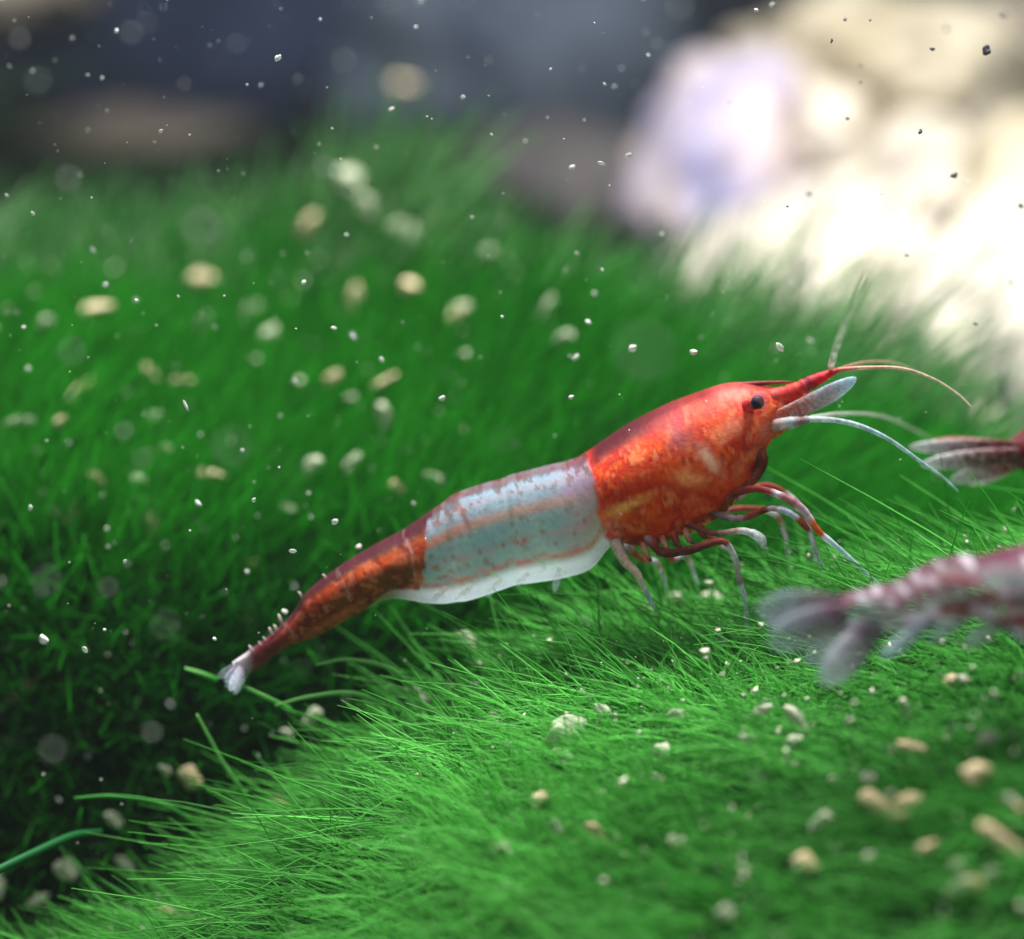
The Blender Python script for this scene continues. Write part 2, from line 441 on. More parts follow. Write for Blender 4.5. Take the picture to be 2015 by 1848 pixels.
nd = 1500
yw = rng.uniform(-4.0, 0.9, nd)
cw = np.stack([rng.uniform(-2.6, 2.6, nd), yw, rng.uniform(-1.2, 2.4, nd)], -1)
cw = cw[cw[:, 2] > H(cw[:, 0], cw[:, 1]) + 0.7]
nd = len(cw)
tet = np.array([(1, 1, 1), (1, -1, -1), (-1, 1, -1), (-1, -1, 1)], float) * 0.6
Vd = cw[:, None, :] + (tet[None] + rng.normal(scale=0.3, size=(nd, 4, 3))) * (0.0015 + 0.0035 * rng.random(nd) ** 2)[:, None, None]
Fd = (np.arange(nd)[:, None, None] * 4 + np.array([(0, 1, 2), (0, 3, 1), (0, 2, 3), (1, 3, 2)])[None]).reshape(-1, 3)
tag(big_mesh("dust", Vd.reshape(-1, 3), Fd, 3, M_SPECK), "barely visible fine dust suspended in the tank water", 'dust', kind='stuff')

# ------------------------------------------------------------------ tubes and fins
def crom(pts, m):
    pts = np.asarray(pts, float)
    n = len(pts)
    d = np.r_[0, np.cumsum(np.maximum(np.linalg.norm(np.diff(pts[:, :2], axis=0), axis=1), 1e-6))]
    s = np.linspace(0, d[-1], m)
    tan = np.zeros_like(pts)
    tan[1:-1] = (pts[2:] - pts[:-2]) / (d[2:] - d[:-2])[:, None]
    tan[0] = (pts[1] - pts[0]) / (d[1] - d[0]); tan[-1] = (pts[-1] - pts[-2]) / (d[-1] - d[-2])
    k = np.clip(np.searchsorted(d, s, side='right') - 1, 0, n - 2)
    h = (d[k + 1] - d[k]); u = ((s - d[k]) / h)[:, None]; h = h[:, None]
    return ((2 * u ** 3 - 3 * u ** 2 + 1) * pts[k] + (u ** 3 - 2 * u ** 2 + u) * h * tan[k]
            + (-2 * u ** 3 + 3 * u ** 2) * pts[k + 1] + (u ** 3 - u ** 2) * h * tan[k + 1]), s / d[-1]
def tube_geo(P, R, sides=10, flat=1.0):
    m = len(P)
    T = unit(np.gradient(P, axis=0))
    up = np.array([0.0, 1.0, 0.0])
    A = unit(np.cross(T, up)); B = np.cross(T, A)
    V = []
    for k in range(sides):
        a = 2 * math.pi * k / sides
        V.append(P + (A * math.cos(a) + B * math.sin(a) * flat) * R[:, None])
    V = np.stack(V, 1).reshape(-1, 3)
    f = [(i * sides + k, i * sides + (k + 1) % sides, (i + 1) * sides + (k + 1) % sides, (i + 1) * sides + k)
         for i in range(m - 1) for k in range(sides)]
    f.append(tuple(range(sides - 1, -1, -1))); f.append(tuple((m - 1) * sides + k for k in range(sides)))
    return V, f

def limb(name, root, pts, widths, bands, parent, m=40, sides=10, flat=1.0, joints=True, opac=0.95):
    """pts: (px,py,y) on the measuring grid; widths: diameters in grid units at those points;
    bands: list of (t, rgb, opacity)"""
    P3 = np.array([at(p[0], p[1], p[2]) for p in pts])
    arr = np.c_[P3[:, 0], P3[:, 2], P3[:, 1], np.asarray(widths, float)]
    S, t = crom(arr, m)
    P = S[:, [0, 2, 1]]; R = np.maximum(S[:, 3], 1.0) * PX / 2 * (0.76 if name == 'leg' else 1.0)
    if joints:
        for b in bands[1:-1]:
            R = R * (1 - 0.16 * np.exp(-((t - b[0]) / 0.012) ** 2) + 0.06 * np.exp(-((t - b[0] - 0.03) / 0.02) ** 2))
    R = R.copy(); R[0] *= 0.6; R[-1] *= 0.4
    V, f = tube_geo(P - root, R, sides, flat)
    bt = np.array([b[0] for b in bands]); bc = np.array([lin(b[1]) for b in bands])
    bo = np.array([b[2] if len(b) > 2 else opac for b in bands])
    tn = t + 0.02 * np.sin(t * 60 + len(pts))
    C = np.stack([np.interp(tn, bt, bc[:, i]) for i in range(3)], -1)
    ag = np.arange(sides)[None] * 0.7
    mo = vnoise(t[:, None] * 30 + ag * 0, ag + pts[0][0], 3) * 0.55 + vnoise(t[:, None] * 70, ag * 2 + pts[0][0], 7) * 0.45
    C = np.clip(C[:, None, :] * (0.40 + 1.05 * mo)[..., None], 0, 1)
    O = np.interp(t, bt, bo)
    return mesh_obj(name, V, f, M_LIMB, parent, C.reshape(-1, 3), True, np.clip(np.repeat(O, sides) - 0.35 * sstep(0.5, 0.7, mo.ravel()), 0, 1))

def blade(name, root, base, tip, width, y, parent, col0, col1, op0, op1, bulge=0.0, thick=0.006, ytip=None, fade=1.0):
    """flattened leaf shaped plate from base to tip (grid units), e.g. a tail fin or an antennal scale"""
    m, sides = 40, 16
    t = np.linspace(0, 1, m)
    a = at(base[0], base[1], y); b = at(tip[0], tip[1], y if ytip is None else ytip)
    D = b - a; nz = np.array([-D[2], 0, D[0]]); nz /= np.linalg.norm(nz)
    P = a[None] + D[None] * t[:, None] + nz[None] * (bulge * PX * np.sin(t * math.pi))[:, None]
    w = width * PX / 2 * (0.35 + 0.65 * np.sin(np.clip(t * 0.62 + 0.12, 0, 1) * math.pi)) * np.sqrt(np.clip(1 - t ** 5, 0.01, 1))
    V, f = tube_geo(P - root, w, sides, 1.0)
    # flatten across Y
    V = V.reshape(m, sides, 3); Pc = (P - root)[:, None, :]
    V = Pc + (V - Pc) * np.array([1, thick / max(w.max(), 1e-6), 1])
    rag = rng.random((m, sides))
    V = Pc + (V - Pc) * (1 + np.array([0.10, 0, 0.10]) * (rag - 0.5)[..., None] * sstep(0.3, 1.0, t)[:, None, None])
    rib = 0.5 + 0.5 * np.cos(np.arange(sides) / sides * 4 * math.pi)
    tt = np.clip(t[:, None] ** fade + 0.55 * (rag - 0.5) + 0.12 * (rib - .5)[None], 0, 1)[..., None]
    C = lin(col0)[None, None] * (1 - tt) + lin(col1)[None, None] * tt
    O = (op0 * (1 - tt[..., 0]) + op1 * tt[..., 0]) * (0.70 + 0.45 * rag)
    O = np.clip(O * (1 - 0.35 * sstep(0.75, 1.0, t))[:, None], 0, 1)
    return mesh_obj(name, V.reshape(-1, 3), f, M_LIMB, parent, np.clip(C, 0, 1).reshape(-1, 3), True, O.ravel())

def ball(name, root, c, r, parent, mat, cols=None, stretch=(1, 1, 1), op=1.0, jitter=0.0):
    bm = bmesh.new(); bmesh.ops.create_icosphere(bm, subdivisions=3, radius=1.0)
    V = np.array([v.co[:] for v in bm.verts]); f = [[v.index for v in fc.verts] for fc in bm.faces]; bm.free()
    if jitter:
        V = V * (1 + jitter * np.sin(V[:, :1] * 5 + 1) * np.cos(V[:, 2:] * 4))
    V = V * r * np.asarray(stretch) + (np.asarray(c) - root)
    C = None if cols is None else np.repeat(lin(cols)[None], len(V), 0)
    return mesh_obj(name, V, f, mat, parent, C, True, np.full(len(V), op))

# ------------------------------------------------------------------ shrimp body
# stations from tail to face: top point, bottom point (measuring grid), half width (cm)
BODY = np.array([
    (462, 1300, 476, 1334, .015), (490, 1281, 513, 1312, .035), (541, 1243, 557, 1277, .050), (577, 1209, 594, 1259, .068),
    (606, 1166, 634, 1244, .095), (663, 1121, 692, 1210, .120), (745, 1072, 768, 1172, .145), (806, 1039, 826, 1176, .165),
    (859, 1002, 880, 1180, .178), (900, 976, 936, 1169, .188), (990, 946, 1022, 1142, .200), (1072, 923, 1103, 1130, .208),
    (1135, 905, 1160, 1112, .215), (1186, 871, 1205, 1064, .228), (1240, 836, 1262, 1068, .240), (1308, 801, 1340, 1048, .245),
    (1370, 777, 1412, 1010, .235), (1424, 759, 1461, 957, .205), (1465, 756, 1496, 900, .160), (1500, 762, 1513, 868, .118),
    (1528, 765, 1540, 850, .085), (1556, 764, 1562, 836, .055), (1582, 762, 1584, 816, .024)], float)
def rear_margin(py):
    return np.interp(py, [860, 900, 925, 960, 992, 1036, 1060, 1075], [1150, 1152, 1164, 1169, 1172, 1188, 1212, 1230])
def ell(px, py, cx, cy, rx, ry, rot):
    a = math.radians(rot); dx, dy = px - cx, py - cy
    u = (dx * math.cos(a) + dy * math.sin(a)) / rx; v = (-dx * math.sin(a) + dy * math.cos(a)) / ry
    return np.exp(-(u * u + v * v))
def mix(c, col, w):
    w = np.clip(w, 0, 1)[..., None]
    return c * (1 - w) + lin(col) * w
SEGS = [0.10, 0.215, 0.335, 0.405, 0.505, 0.60]      # joints between tail segments, along the body

def paint_red(px, py, v, s):
    n1 = fbm(px / 26.0, py / 26.0, 2); n2 = fbm(px / 9.0, py / 9.0, 5); n3 = fbm(px / 60.0, py / 60.0, 9)
    m = sstep(-7, 7, px - rear_margin(py) - 16 * (fbm(px / 14, py / 11, 66) - 0.5))
    # head shield
    c = np.zeros(px.shape + (3,)) + lin((224, 84, 14))
    c = mix(c, (196, 36, 6), sstep(0.44, 0.60, n1) * 0.85)
    c = mix(c, (238, 118, 50), sstep(0.52, 0.68, n2) * 0.6)
    c = mix(c, (140, 20, 12), sstep(0.52, 0.66, fbm(px / 15.0, py / 9.0, 91)) * 0.6)
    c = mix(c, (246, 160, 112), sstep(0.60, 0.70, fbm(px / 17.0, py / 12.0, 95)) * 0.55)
    arch = 960 + ((px - 1290) / 130.0) ** 2 * 55 - 32
    c = mix(c, (182, 26, 8), np.exp(-((py - arch) / 14.0) ** 2) * 0.7)
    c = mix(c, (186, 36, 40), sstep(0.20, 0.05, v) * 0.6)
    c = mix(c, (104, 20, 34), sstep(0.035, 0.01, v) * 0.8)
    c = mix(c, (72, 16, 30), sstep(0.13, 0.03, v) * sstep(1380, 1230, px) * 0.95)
    c = mix(c, (196, 40, 22), np.exp(-((px - rear_margin(py)) / 12) ** 2) * 0.8)
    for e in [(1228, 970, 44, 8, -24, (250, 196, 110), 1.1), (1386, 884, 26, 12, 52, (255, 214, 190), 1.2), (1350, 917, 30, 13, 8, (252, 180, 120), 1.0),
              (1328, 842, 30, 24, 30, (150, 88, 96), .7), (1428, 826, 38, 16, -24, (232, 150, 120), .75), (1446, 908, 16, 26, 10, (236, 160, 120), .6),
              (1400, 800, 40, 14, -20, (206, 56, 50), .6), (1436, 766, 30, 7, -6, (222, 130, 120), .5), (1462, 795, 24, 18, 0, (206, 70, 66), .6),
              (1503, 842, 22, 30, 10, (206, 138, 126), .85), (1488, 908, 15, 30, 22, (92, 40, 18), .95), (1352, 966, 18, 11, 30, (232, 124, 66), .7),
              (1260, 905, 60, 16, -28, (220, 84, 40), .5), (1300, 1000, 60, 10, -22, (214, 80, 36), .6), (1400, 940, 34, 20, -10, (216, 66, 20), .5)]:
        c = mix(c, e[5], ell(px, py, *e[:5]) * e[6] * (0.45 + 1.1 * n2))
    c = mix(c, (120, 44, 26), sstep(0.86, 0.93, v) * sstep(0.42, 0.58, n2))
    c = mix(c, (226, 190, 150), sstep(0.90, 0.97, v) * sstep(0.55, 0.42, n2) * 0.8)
    head = c
    # tail
    a = np.zeros(px.shape + (3,)) + lin((138, 172, 182))
    a = mix(a, (160, 180, 188), sstep(0.4, 0.7, n3) * 0.6)
    a = mix(a, (146, 172, 204), sstep(0.24, 0.14, v) * 0.7)
    a = mix(a, (186, 146, 168), np.exp(-((px - 1165) / 45.0) ** 2) * 0.8)
    a = mix(a, (168, 126, 186), ell(px, py, 1125, 945, 46, 14, -24) * 0.8)
    stripe = np.exp(-((v - 0.235) / 0.048) ** 2)
    a = mix(a, (226, 142, 136), stripe * sstep(1180, 1080, px) * 0.9)
    a = mix(a, (224, 110, 74), stripe * sstep(1010, 860, px) * 0.8)
    red_edge = 838 - (py - 1090) * 0.12 + 22 * (n2 - 0.5) + 14 * (n1 - 0.5)
    a = mix(a, (166, 172, 162), sstep(0.70, 0.78, v) * 0.8)
    a = mix(a, (206, 60, 76), np.exp(-((v - 0.700 - 0.03 * (n1 - .5) - 0.012 * np.sin(px / 9.0)) / 0.022) ** 2) * (0.35 + 1.3 * n2))
    a = mix(a, (186, 52, 58), sstep(0.50, 0.62, fbm(px / 15.0, py / 15.0, 44)) * np.exp(-((v - 0.73) / 0.06) ** 2))
    a = mix(a, (214, 116, 82), sstep(0.50, 0.62, fbm(px / 20, py / 14, 77)) * np.exp(-((v - 0.80) / 0.09) ** 2) * sstep(960, 880, px) * 0.9)
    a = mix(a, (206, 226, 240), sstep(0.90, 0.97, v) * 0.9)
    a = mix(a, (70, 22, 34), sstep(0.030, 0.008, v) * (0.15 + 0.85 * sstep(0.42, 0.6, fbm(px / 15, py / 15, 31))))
    a = mix(a, (96, 40, 46), sstep(0.54, 0.64, fbm(px / 9, py / 9, 36)) * sstep(0.20, 0.03, v) * 0.8)
    for (zx, zy, r) in [(1165, 620, 9), (1190, 668, 12), (1270, 615, 8), (1390, 582, 8), (1422, 632, 12), (1455, 655, 7), (1500, 550, 7), (1597, 558, 10), (1560, 520, 5),
                        (1690, 490, 8), (1800, 385, 10), (1580, 420, 7), (1640, 600, 6), (1720, 560, 5), (1480, 480, 5), (1350, 520, 6), (1840, 500, 6), (1880, 430, 6), (1290, 660, 5)]:
        a = mix(a, (112, 46, 36), ell(px, py, 377.2 + .4085 * zx, 823 + .4085 * zy, r * .60, r * .46, 20) * (0.4 + 1.1 * n2))
    a = mix(a, (120, 30, 36), sstep(0.014, 0.004, v) * 0.8)
    for q in range(34):
        cx_, cv_ = 850 + 300 * hash2(q * 1.0, 3.0, 2), 0.10 + 0.72 * hash2(q * 1.0, 8.0, 5)
        a = mix(a, (150, 58, 48), np.exp(-((px - cx_) / (2.2 + 3 * hash2(q * 1.0, 1.0, 9))) ** 2 - ((v - cv_) / 0.016) ** 2) * 0.85)
    a = mix(a, (150, 44, 34), ell(px, py, 916, 1000, 5, 26, -28) * 0.9)
    r = sstep(5, -5, px - red_edge) * sstep(0.80, 0.70, v + 0.3 * sstep(780, 700, px) * -1)
    t = np.zeros(px.shape + (3,)) + lin((112, 66, 16))
    t = mix(t, (150, 72, 30), sstep(0.45, 0.65, n1) * 0.5)
    t = mix(t, (206, 78, 34), np.exp(-((v - 0.24) / 0.10) ** 2))
    t = mix(t, (212, 112, 84), sstep(0.62, 0.80, v) * sstep(760, 690, px) * 0.9)
    t = mix(t, (150, 50, 34), sstep(700, 600, px) * 0.45)
    t = mix(t, (84, 26, 34), sstep(0.50, 0.64, fbm(px / 17.0, py / 12.0, 61)) * 0.55)
    t = mix(t, (222, 128, 92), sstep(0.56, 0.68, fbm(px / 12.0, py / 9.0, 63)) * 0.45)
    t = mix(t, (70, 48, 14), ell(px, py, 800, 1110, 44, 26, -28) * 0.6)
    t = mix(t, (66, 20, 36), sstep(0.16, 0.04, v) * 0.95)
    t = mix(t, (104, 44, 58), sstep(600, 530, px) * 0.75)
    t = mix(t, (214, 210, 220), sstep(510, 475, px))
    a = a * (1 - r[..., None]) + t * r[..., None]
    for sj in SEGS:
        a = mix(a, (232, 190, 190), np.exp(-((s - sj - 0.012 * v * (1 - v) * 4 + 0.006 * (n1 - .5)) / 0.0028) ** 2) * (0.12 + 0.22 * r) * sstep(0.75, 0.4, v) * sstep(0.35, 0.65, n2 + 0.1))
    c = a * (1 - m[..., None]) + head * m[..., None]
    op = 0.50 - 0.22 * sstep(0.70, 0.80, v) * (1 - m) + 0.35 * sstep(0.90, 0.97, v)
    op = np.maximum(op, np.maximum(m, r))
    return c, np.clip(op, 0, 1)
def paint_dark(px, py, v, s):
    n1 = fbm(px / 40.0, py / 9.0, 12)
    c = np.zeros(px.shape + (3,)) + lin((146, 54, 40))
    c = mix(c, (104, 24, 20), sstep(0.4, 0.6, n1))
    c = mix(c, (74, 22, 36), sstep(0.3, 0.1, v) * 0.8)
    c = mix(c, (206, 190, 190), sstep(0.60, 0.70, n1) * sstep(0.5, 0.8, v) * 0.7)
    return c, np.full(px.shape, 0.98)
def paint_pale(px, py, v, s):
    n1 = fbm(px / 46.0 + 3, py / 30.0, 19); n2 = fbm(px / 14.0, py / 14.0, 25)
    c = np.zeros(px.shape + (3,)) + lin((112, 128, 134))
    c = mix(c, (128, 84, 118), sstep(0.45, 0.62, fbm(px / 50, py / 40, 5)) * 0.85)
    patch = sstep(0.46, 0.56, n1)
    c = mix(c, (92, 12, 34), patch * (0.55 + 0.45 * sstep(0.35, 0.6, n2)))
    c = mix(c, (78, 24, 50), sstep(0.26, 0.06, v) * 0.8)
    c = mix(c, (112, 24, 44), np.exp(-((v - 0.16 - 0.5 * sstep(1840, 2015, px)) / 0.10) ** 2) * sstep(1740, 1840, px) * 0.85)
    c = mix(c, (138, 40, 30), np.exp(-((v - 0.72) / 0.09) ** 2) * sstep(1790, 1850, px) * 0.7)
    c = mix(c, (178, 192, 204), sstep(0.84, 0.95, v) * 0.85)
    c = mix(c, (186, 178, 190), sstep(0.56, 0.70, fbm(px / 26.0, py / 18.0, 29)) * 0.75)
    op = np.clip(0.46 + 0.45 * patch + 0.35 * sstep(0.3, 0.1, v) + 0.25 * sstep(0.85, 0.95, v) - 0.2 * sstep(1720, 1640, px), 0, 1)
    return c, op

def shrimp_body(root, parent, paint):
    m, sides = 420, 72
    S, s = crom(BODY, m)
    ang = 2 * math.pi * np.arange(sides) / sides
    ca, sa = np.cos(ang)[None], np.sin(ang)[None]
    tx, ty, bx_, by_, hw = [S[:, i][:, None] for i in range(5)]
    mx, my, hx, hy = (tx + bx_) / 2, (ty + by_) / 2, (tx - bx_) / 2, (ty - by_) / 2
    px, py = mx + hx * ca, my + hy * ca
    v = (1 - ca) / 2 + 0 * px
    sg = s[:, None] + 0 * px
    mask = sstep(-3, 5, px - rear_margin(py) - 7 * (fbm(px / 14, py / 11, 66) - 0.5))
    k = 1 + 0.055 * mask * sstep(1500, 1440, px)
    for a, b in zip([0.03] + SEGS[:-1], SEGS):
        inside = (sg > a) & (sg <= b)
        k = k + np.where(inside, 0.05 * (1 - (sg - a) / (b - a)) * sstep(0, 0.12, (sg - a) / (b - a)), 0) * (1 - mask)
    k = k + 0.02 * (fbm(px / 30, py / 30, 50) - 0.5)
    kv = 1 + (k - 1) * (0.45 - 0.4 * mask * (v < 0.5))
    qx, qy = mx + hx * ca * kv, my + hy * ca * kv
    pear = 1 - (0.10 + 0.18 * mask) * v ** 2
    sq = np.sign(sa) * np.abs(sa) ** (1 - 0.35 * (1 - mask) - 0.15 * mask)
    W = at(qx, qy, 0.0)
    W[..., 1] = -hw * sq * k * pear
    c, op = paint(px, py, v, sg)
    V = (W - root).reshape(-1, 3)
    idx = np.arange(m * sides).reshape(m, sides)
    nxt = np.roll(idx, -1, axis=1)
    F = np.stack([idx[:-1], nxt[:-1], nxt[1:], idx[1:]], -1).reshape(-1, 4).tolist()
    F.append(list(range(sides))[::-1] if False else idx[0].tolist()); F.append(idx[-1][::-1].tolist())
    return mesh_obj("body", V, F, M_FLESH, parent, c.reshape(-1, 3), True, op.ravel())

M_EYE = noisy("eye_black", (0.004, 0.004, 0.010), (0.02, 0.02, 0.05), 40, 0.38, spec=0.3)
BR, WH, LI, OR_, CL = (146, 58, 54), (218, 220, 236), (196, 176, 196), (196, 88, 40), (176, 206, 212)

def make_shrimp(name, paint, fan, fade=1.0, bristles=False):
    root_p = at(1180, 1190, 0.0)
    root = empty(name, tuple(root_p))
    R = root_p
    shrimp_body(R, root, paint)
    # tail fins: (tip x, tip y, width, y at tip)
    for (tx, ty, w, yt, c0, c1, o0, o1) in fan:
        blade("tail_fin", R, (488, 1300), (tx, ty), w, 0.0, root, c0, c1, o0, o1, ytip=yt, fade=fade)
    # rows of pale bristles on the tail ridge
    for (bx, by, ln) in [(554, 1213, 13), (545, 1230, 9), (536, 1239, 13), (524, 1252, 7), (515, 1262, 8), (497, 1272, 11), (592, 1162, 6), (640, 1128, 5)] if bristles else []:
        limb("bristle", R, [(bx + 5, by + 12, -0.02), (bx + 1, by + 3, -0.03), (bx - 3, by - ln + 6, -0.035)], (6, 6, 4) if ln > 8 else (4, 4, 2), [(0, (170, 130, 156)), (1, (230, 224, 216))], root, 8, 6)
    # swimmerets under the tail
    for i, (sx, sy, ex, ey) in enumerate([(1100, 1115, 1090, 1164), (1040, 1125, 1015, 1150), (985, 1140, 955, 1172), (930, 1150, 895, 1180), (880, 1155, 845, 1186)]):
        for sd in (-0.10, 0.10):
            blade("swimmeret", R, (sx, sy), (ex, ey), 14, sd * .6, root, (206, 206, 200), (212, 226, 234), .30, .55)
    # eyes on stalks
    for sd in (-1, 1):
        st = limb("eyestalk", R, [(1458, 802, sd * .12), (1474, 797, sd * .16), (1486, 793, sd * .19)], (22, 24, 26), [(0, (190, 50, 56)), (.6, (196, 60, 62)), (1, (170, 96, 104))], root, 14, 12)
        e = ball("eye", R, at(1487, 793, sd * .192), 0.026, st, M_EYE, stretch=(1, 0.8, 1))
        ball("cornea_rim", R, at(1493, 788, sd * .19), 0.034, st, M_LIMB, (150, 100, 116), (1.05, .7, 1.05), 0.35)
    # beak, antenna bases, scales
    limb("rostrum", R, [(1425, 764, 0), (1480, 757, 0), (1525, 754, 0), (1556, 753, 0)], (16, 11, 7, 3), [(0, (190, 60, 60)), (.5, (110, 30, 46)), (1, (150, 40, 50))], root, 24, 8)
    for sd in (-1, 1):
        limb("antennule_base", R, [(1510, 786, sd * .04), (1552, 774, sd * .05), (1600, 750, sd * .06), (1645, 729, sd * .06)], (38, 33, 25, 9),
             [(0, (206, 92, 86)), (.25, (196, 50, 46)), (.45, (206, 64, 58)), (.55, (120, 36, 66)), (.7, (200, 34, 52)), (1, (206, 44, 60))], root, 30, 10)
        blade("antennal_scale", R, (1520, 822), (1680, 745), 38, sd * .09, root, (196, 96, 70), (170, 212, 232), .95, .65, bulge=-6, thick=0.012)
        limb("antenna_base", R, [(1512, 838, sd * .08), (1552, 832, sd * .10), (1590, 826, sd * .11)], (30, 24, 14), [(0, (206, 150, 140)), (.5, (190, 206, 210)), (.8, (140, 90, 80)), (1, (214, 222, 232))], root, 16, 10)
    limb("antenna", R, [(1582, 825, -.11), (1640, 828, -.12), (1690, 840, -.12), (1745, 866, -.10), (1800, 905, -.05), (1850, 940, .02), (1880, 968, .05)], (13, 11, 10, 8, 7, 5, 3),
         [(0, (224, 230, 238)), (.4, (170, 200, 206)), (1, (150, 180, 180))], root, 60, 8, joints=False)
    limb("antenna", R, [(1582, 825, .11), (1650, 815, .3), (1730, 820, .6), (1800, 850, .9), (1850, 880, 1.1)], (11, 8, 6, 5, 3),
         [(0, (200, 206, 200)), (1, (130, 150, 120))], root, 40, 6, joints=False, opac=0.6)
    limb("antennule", R, [(1640, 730, -.06), (1700, 725, -.06), (1770, 727, -.05), (1830, 747, -.02), (1880, 778, 0.0), (1905, 802, 0.02)], (10, 7, 6, 5, 4, 3),
         [(0, (206, 80, 76)), (.10, (200, 160, 140)), (1, (206, 200, 186))], root, 60, 8, joints=False)
    limb("antennule", R, [(1630, 726, -.06), (1640, 690, -.5), (1658, 640, -.95), (1680, 590, -1.3), (1702, 540, -1.55)], (15, 14, 12, 9, 5),
         [(0, (214, 190, 180)), (.15, (172, 190, 170)), (1, (150, 180, 140))], root, 40, 8, joints=False)
    limb("antennule", R, [(1640, 730, .06), (1690, 715, .2), (1750, 715, .5), (1800, 735, .8)], (8, 5, 4, 3), [(0, (200, 130, 120)), (1, (190, 186, 170))], root, 30, 6, joints=False, opac=.6)
    # mouthparts
    for sd in (-1, 1):
        limb("mouthpart", R, [(1478, 880, sd * .10), (1496, 905, sd * .10), (1482, 940, sd * .11), (1462, 965, sd * .11)], (26, 24, 18, 8), [(0, (150, 70, 40)), (.4, (96, 44, 22)), (1, (170, 90, 60))], root, 20, 10)
    # walking legs, near side y<0
    near = [
        ([(1400, 985, -.10), (1478, 962, -.20), (1525, 972, -.26), (1575, 1002, -.27), (1604, 1042, -.26), (1650, 1082, -.24), (1728, 1152, -.2)], (20, 19, 20, 21, 17, 14, 6),
         [(0, LI), (.10, BR), (.26, BR), (.30, WH), (.36, (150, 80, 80)), (.48, LI), (.54, OR_), (.585, OR_), (.61, WH), (.7, CL, .8), (1, CL, .7)]),
        ([(1370, 1000, -.10), (1450, 1020, -.20), (1512, 1000, -.26), (1548, 1008, -.28), (1584, 1040, -.27), (1600, 1080, -.25), (1615, 1118, -.22)], (18, 18, 17, 19, 15, 10, 5),
         [(0, BR), (.10, (96, 60, 50)), (.22, LI), (.28, BR), (.44, BR), (.48, WH), (.58, (206, 210, 240)), (.63, OR_), (.72, BR), (.76, WH), (.9, LI), (1, CL)]),
        ([(1330, 1020, -.10), (1400, 1048, -.20), (1460, 1044, -.25), (1492, 1058, -.26), (1500, 1078, -.25)], (18, 17, 18, 26, 14),
         [(0, BR), (.4, (130, 90, 70)), (.6, (190, 170, 160)), (.75, (232, 236, 242)), (1, (220, 228, 240))]),
        ([(1262, 1040, -.10), (1296, 1084, -.20), (1350, 1082, -.25), (1418, 1064, -.27), (1438, 1085, -.26), (1450, 1130, -.25), (1464, 1190, -.22), (1466, 1262, -.2), (1470, 1320, -.18)], (22, 23, 23, 19, 16, 15, 12, 10, 5),
         [(0, LI), (.08, BR), (.18, (90, 34, 34)), (.38, BR), (.41, BR), (.43, WH), (.52, LI), (.56, (150, 96, 84)), (.60, WH), (.7, CL, .8), (1, CL, .7)]),
        ([(1200, 1045, -.08), (1226, 1100, -.18), (1250, 1126, -.22), (1262, 1150, -.22), (1276, 1176, -.21), (1288, 1200, -.2)], (30, 28, 22, 16, 12, 7),
         [(0, (214, 196, 196)), (.4, (216, 190, 170)), (.65, (222, 206, 196)), (.8, (196, 206, 240)), (1, (206, 220, 240))]),
    ]
    for pts, w, b in near:
        limb("leg", R, pts, w, b, root, 60, 10)
    farl = [
        ([(1430, 990, .12), (1500, 955, .2), (1560, 985, .25), (1585, 1030, .28), (1602, 1112, .3)], (16, 16, 14, 10, 5)),
        ([(1400, 1010, .14), (1460, 1000, .2), (1520, 1010, .25), (1540, 1050, .28), (1548, 1110, .3)], (16, 16, 14, 10, 5)),
        ([(1350, 1030, .15), (1400, 1060, .2), (1440, 1090, .24), (1452, 1150, .28)], (16, 14, 10, 5)),
        ([(1300, 1050, .16), (1320, 1100, .2), (1345, 1090, .24), (1372, 1150, .28)], (18, 16, 12, 5)),
        ([(1230, 1070, .16), (1262, 1100, .2), (1290, 1105, .24), (1310, 1160, .28)], (20, 18, 12, 5)),
    ]
    for pts, w in farl:
        limb("leg", R, pts, w, [(0, LI), (.15, BR), (.4, BR), (.45, WH), (.6, (140, 80, 74)), (.7, LI), (1, CL)], root, 36, 8, opac=.85)
    # small claws and bristle combs under the head shield
    for i, bx in enumerate([1262, 1284, 1300, 1322, 1345, 1372]):
        by = np.interp(bx, [1262, 1372], [1066, 1030])
        limb("leg_base", R, [(bx, by, -.15), (bx + 8, by + 22, -.18), (bx + 18, by + 38 - i * 2, -.19)], (14, 12, 6), [(0, (206, 90, 50)), (.4, BR if i % 2 else (214, 170, 140)), (1, (120, 56, 50))], root, 12, 8)
    return root

FAN_MAIN = [(446, 1338, 22, -.04, (112, 62, 80), (196, 208, 228), .95, .5), (456, 1356, 24, -.09, (140, 110, 130), (208, 222, 242), .9, .55),
            (432, 1330, 20, .05, (110, 80, 96), (170, 188, 200), .8, .35), (466, 1362, 20, .09, (130, 110, 130), (190, 206, 222), .8, .4), (448, 1350, 16, 0, (104, 50, 66), (200, 206, 226), .95, .6)]
main = make_shrimp("shrimp", paint_red, FAN_MAIN, bristles=True)
tag(main, "red orange shrimp with glassy pale abdomen walking on the moss", 'shrimp', "shrimps on the moss")

